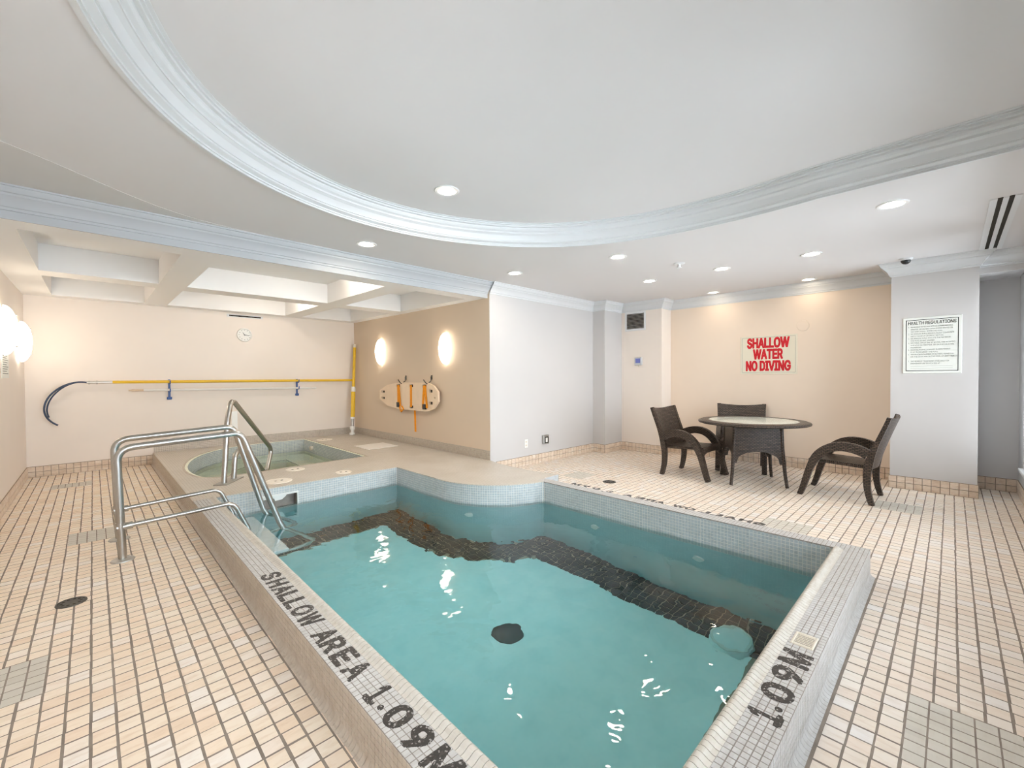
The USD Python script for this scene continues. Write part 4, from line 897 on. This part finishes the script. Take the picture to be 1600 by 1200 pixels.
# ------------------------------------------------------------------ things on the ceilings
def downlight(label, x, y, z, r=0.066, mat_='lamp_lens'):
    t = thing('recessed_light', label, 'ceiling light', (x, y, z), 0, None)
    obj('trim_ring', lathe([(r, 0.010), (r * 1.04, -0.004), (r * 1.32, -0.006), (r * 1.40, -0.001), (r * 1.40, 0.002)], 36), 'trim_white', t, smooth=30)
    obj('lens', lathe([(0, -0.003), (r * 0.7, -0.003), (r, 0.002), (r, 0.006)], 20), mat_, t, smooth=30)
    return t
DL = [((1.895, 2.62), 'recessed light inside the large rounded ceiling recess'), ((1.815, 3.76), 'recessed light nearest the beam over the pool end'), ((3.58, 3.61), 'recessed light near the outer corner of the white wall'),
      ((3.87, 2.40), 'recessed light just beyond the edge of the ceiling recess, in line with the sprinkler'), ((5.145, 2.725), 'recessed light above the left wicker armchair'), ((5.177, 1.85), 'recessed light over the table, right of the sprinkler'),
      ((6.54, 2.455), 'recessed light close to the alcove wall, left of the warning sign'), ((5.22, 1.00), 'recessed light over the right wicker armchair'), ((6.56, 1.285), 'recessed light close to the alcove wall, above the warning sign'), ((4.137, 0.306), 'largest recessed light at the right, between recess and slot diffuser')]
for i, ((x, y), lab) in enumerate(DL): downlight(lab, x, y, ZR if i == 0 else ZC, 0.066, 'alcove_lens' if x > 6 else 'lamp_lens')
downlight('added recessed light, out of view, brightening the left walkway', -0.33, 1.15, ZC)  # unseen extra lamp, added to brighten the walkway floor
for y, lab in ((5.0, 'glass globe lamp up in the nearer middle coffer'), (6.95, 'glass globe lamp up in the farther middle coffer')):
    t = thing('globe_lamp', lab, 'ceiling light', (2.10, y, soffit(y) + 0.262))
    obj('canopy', lathe([(0, -0.03), (0.045, -0.03), (0.06, -0.012), (0.062, 0)], 28), 'trim_white', t, smooth=30)
    g_ = trimesh.creation.icosphere(2, 0.05); g_.apply_translation([0, 0, -0.075]); obj('globe', g_, 'coffer_lens', t, smooth=True)
t = thing('sprinkler_head', 'small white ceiling sprinkler head among the recessed lights', 'sprinkler', (4.585, 2.08, ZC))
obj('escutcheon', lathe([(0, -0.012), (0.045, -0.010), (0.06, -0.002), (0.06, 0.0)], 24), 'trim_white', t, smooth=30)
obj('deflector', [cyl((0, 0, -0.045), (0, 0, -0.004), 0.016, 12), cyl((0, 0, -0.05), (0, 0, -0.044), 0.028, 16)], 'trim_white', t)
t = thing('dome_camera', 'small dark security dome camera on the ceiling by the column', 'camera', (6.15, 0.345, ZC))
obj('mount', lathe([(0, -0.022), (0.045, -0.022), (0.055, -0.012), (0.057, 0)], 28), 'trim_white', t, smooth=30)
obj('dome', lathe([(0.0, -0.062)] + [(0.042 * math.sin(a), -0.022 - 0.040 * math.cos(a)) for a in np.linspace(0.15, math.pi / 2, 8)], 28), 'black_plastic', t, smooth=40)
t = thing('slot_diffuser', 'white ceiling air diffuser with two long dark slots by the window wall', 'diffuser', (5.45, -0.255, ZC))
obj('frame', [bx(-0.92, 0.86, a, b, -0.008, 0.0) for a, b in ((-0.075, -0.042), (-0.016, 0.012), (0.038, 0.075))], 'trim_white', t)
for y in (-0.029, 0.025): obj('slot', bx(-0.92, 0.86, y - 0.013, y + 0.013, -0.003, 0.0), 'dark_gap', t)
t = thing('slot_vent', 'narrow dark slot vent at the top of the back wall above the clock', 'vent', (1.80, YB, 2.285))
obj('slot', bx(-0.20, 0.26, -0.004, 0, -0.011, 0.011), 'dark_gap', t)
obj('frame', [bx(-0.23, 0.29, -0.008, 0, -0.022, -0.011), bx(-0.23, 0.29, -0.008, 0, 0.011, 0.022), bx(-0.23, -0.20, -0.008, 0, -0.011, 0.011), bx(0.26, 0.29, -0.008, 0, -0.011, 0.011)], 'trim_white', t)
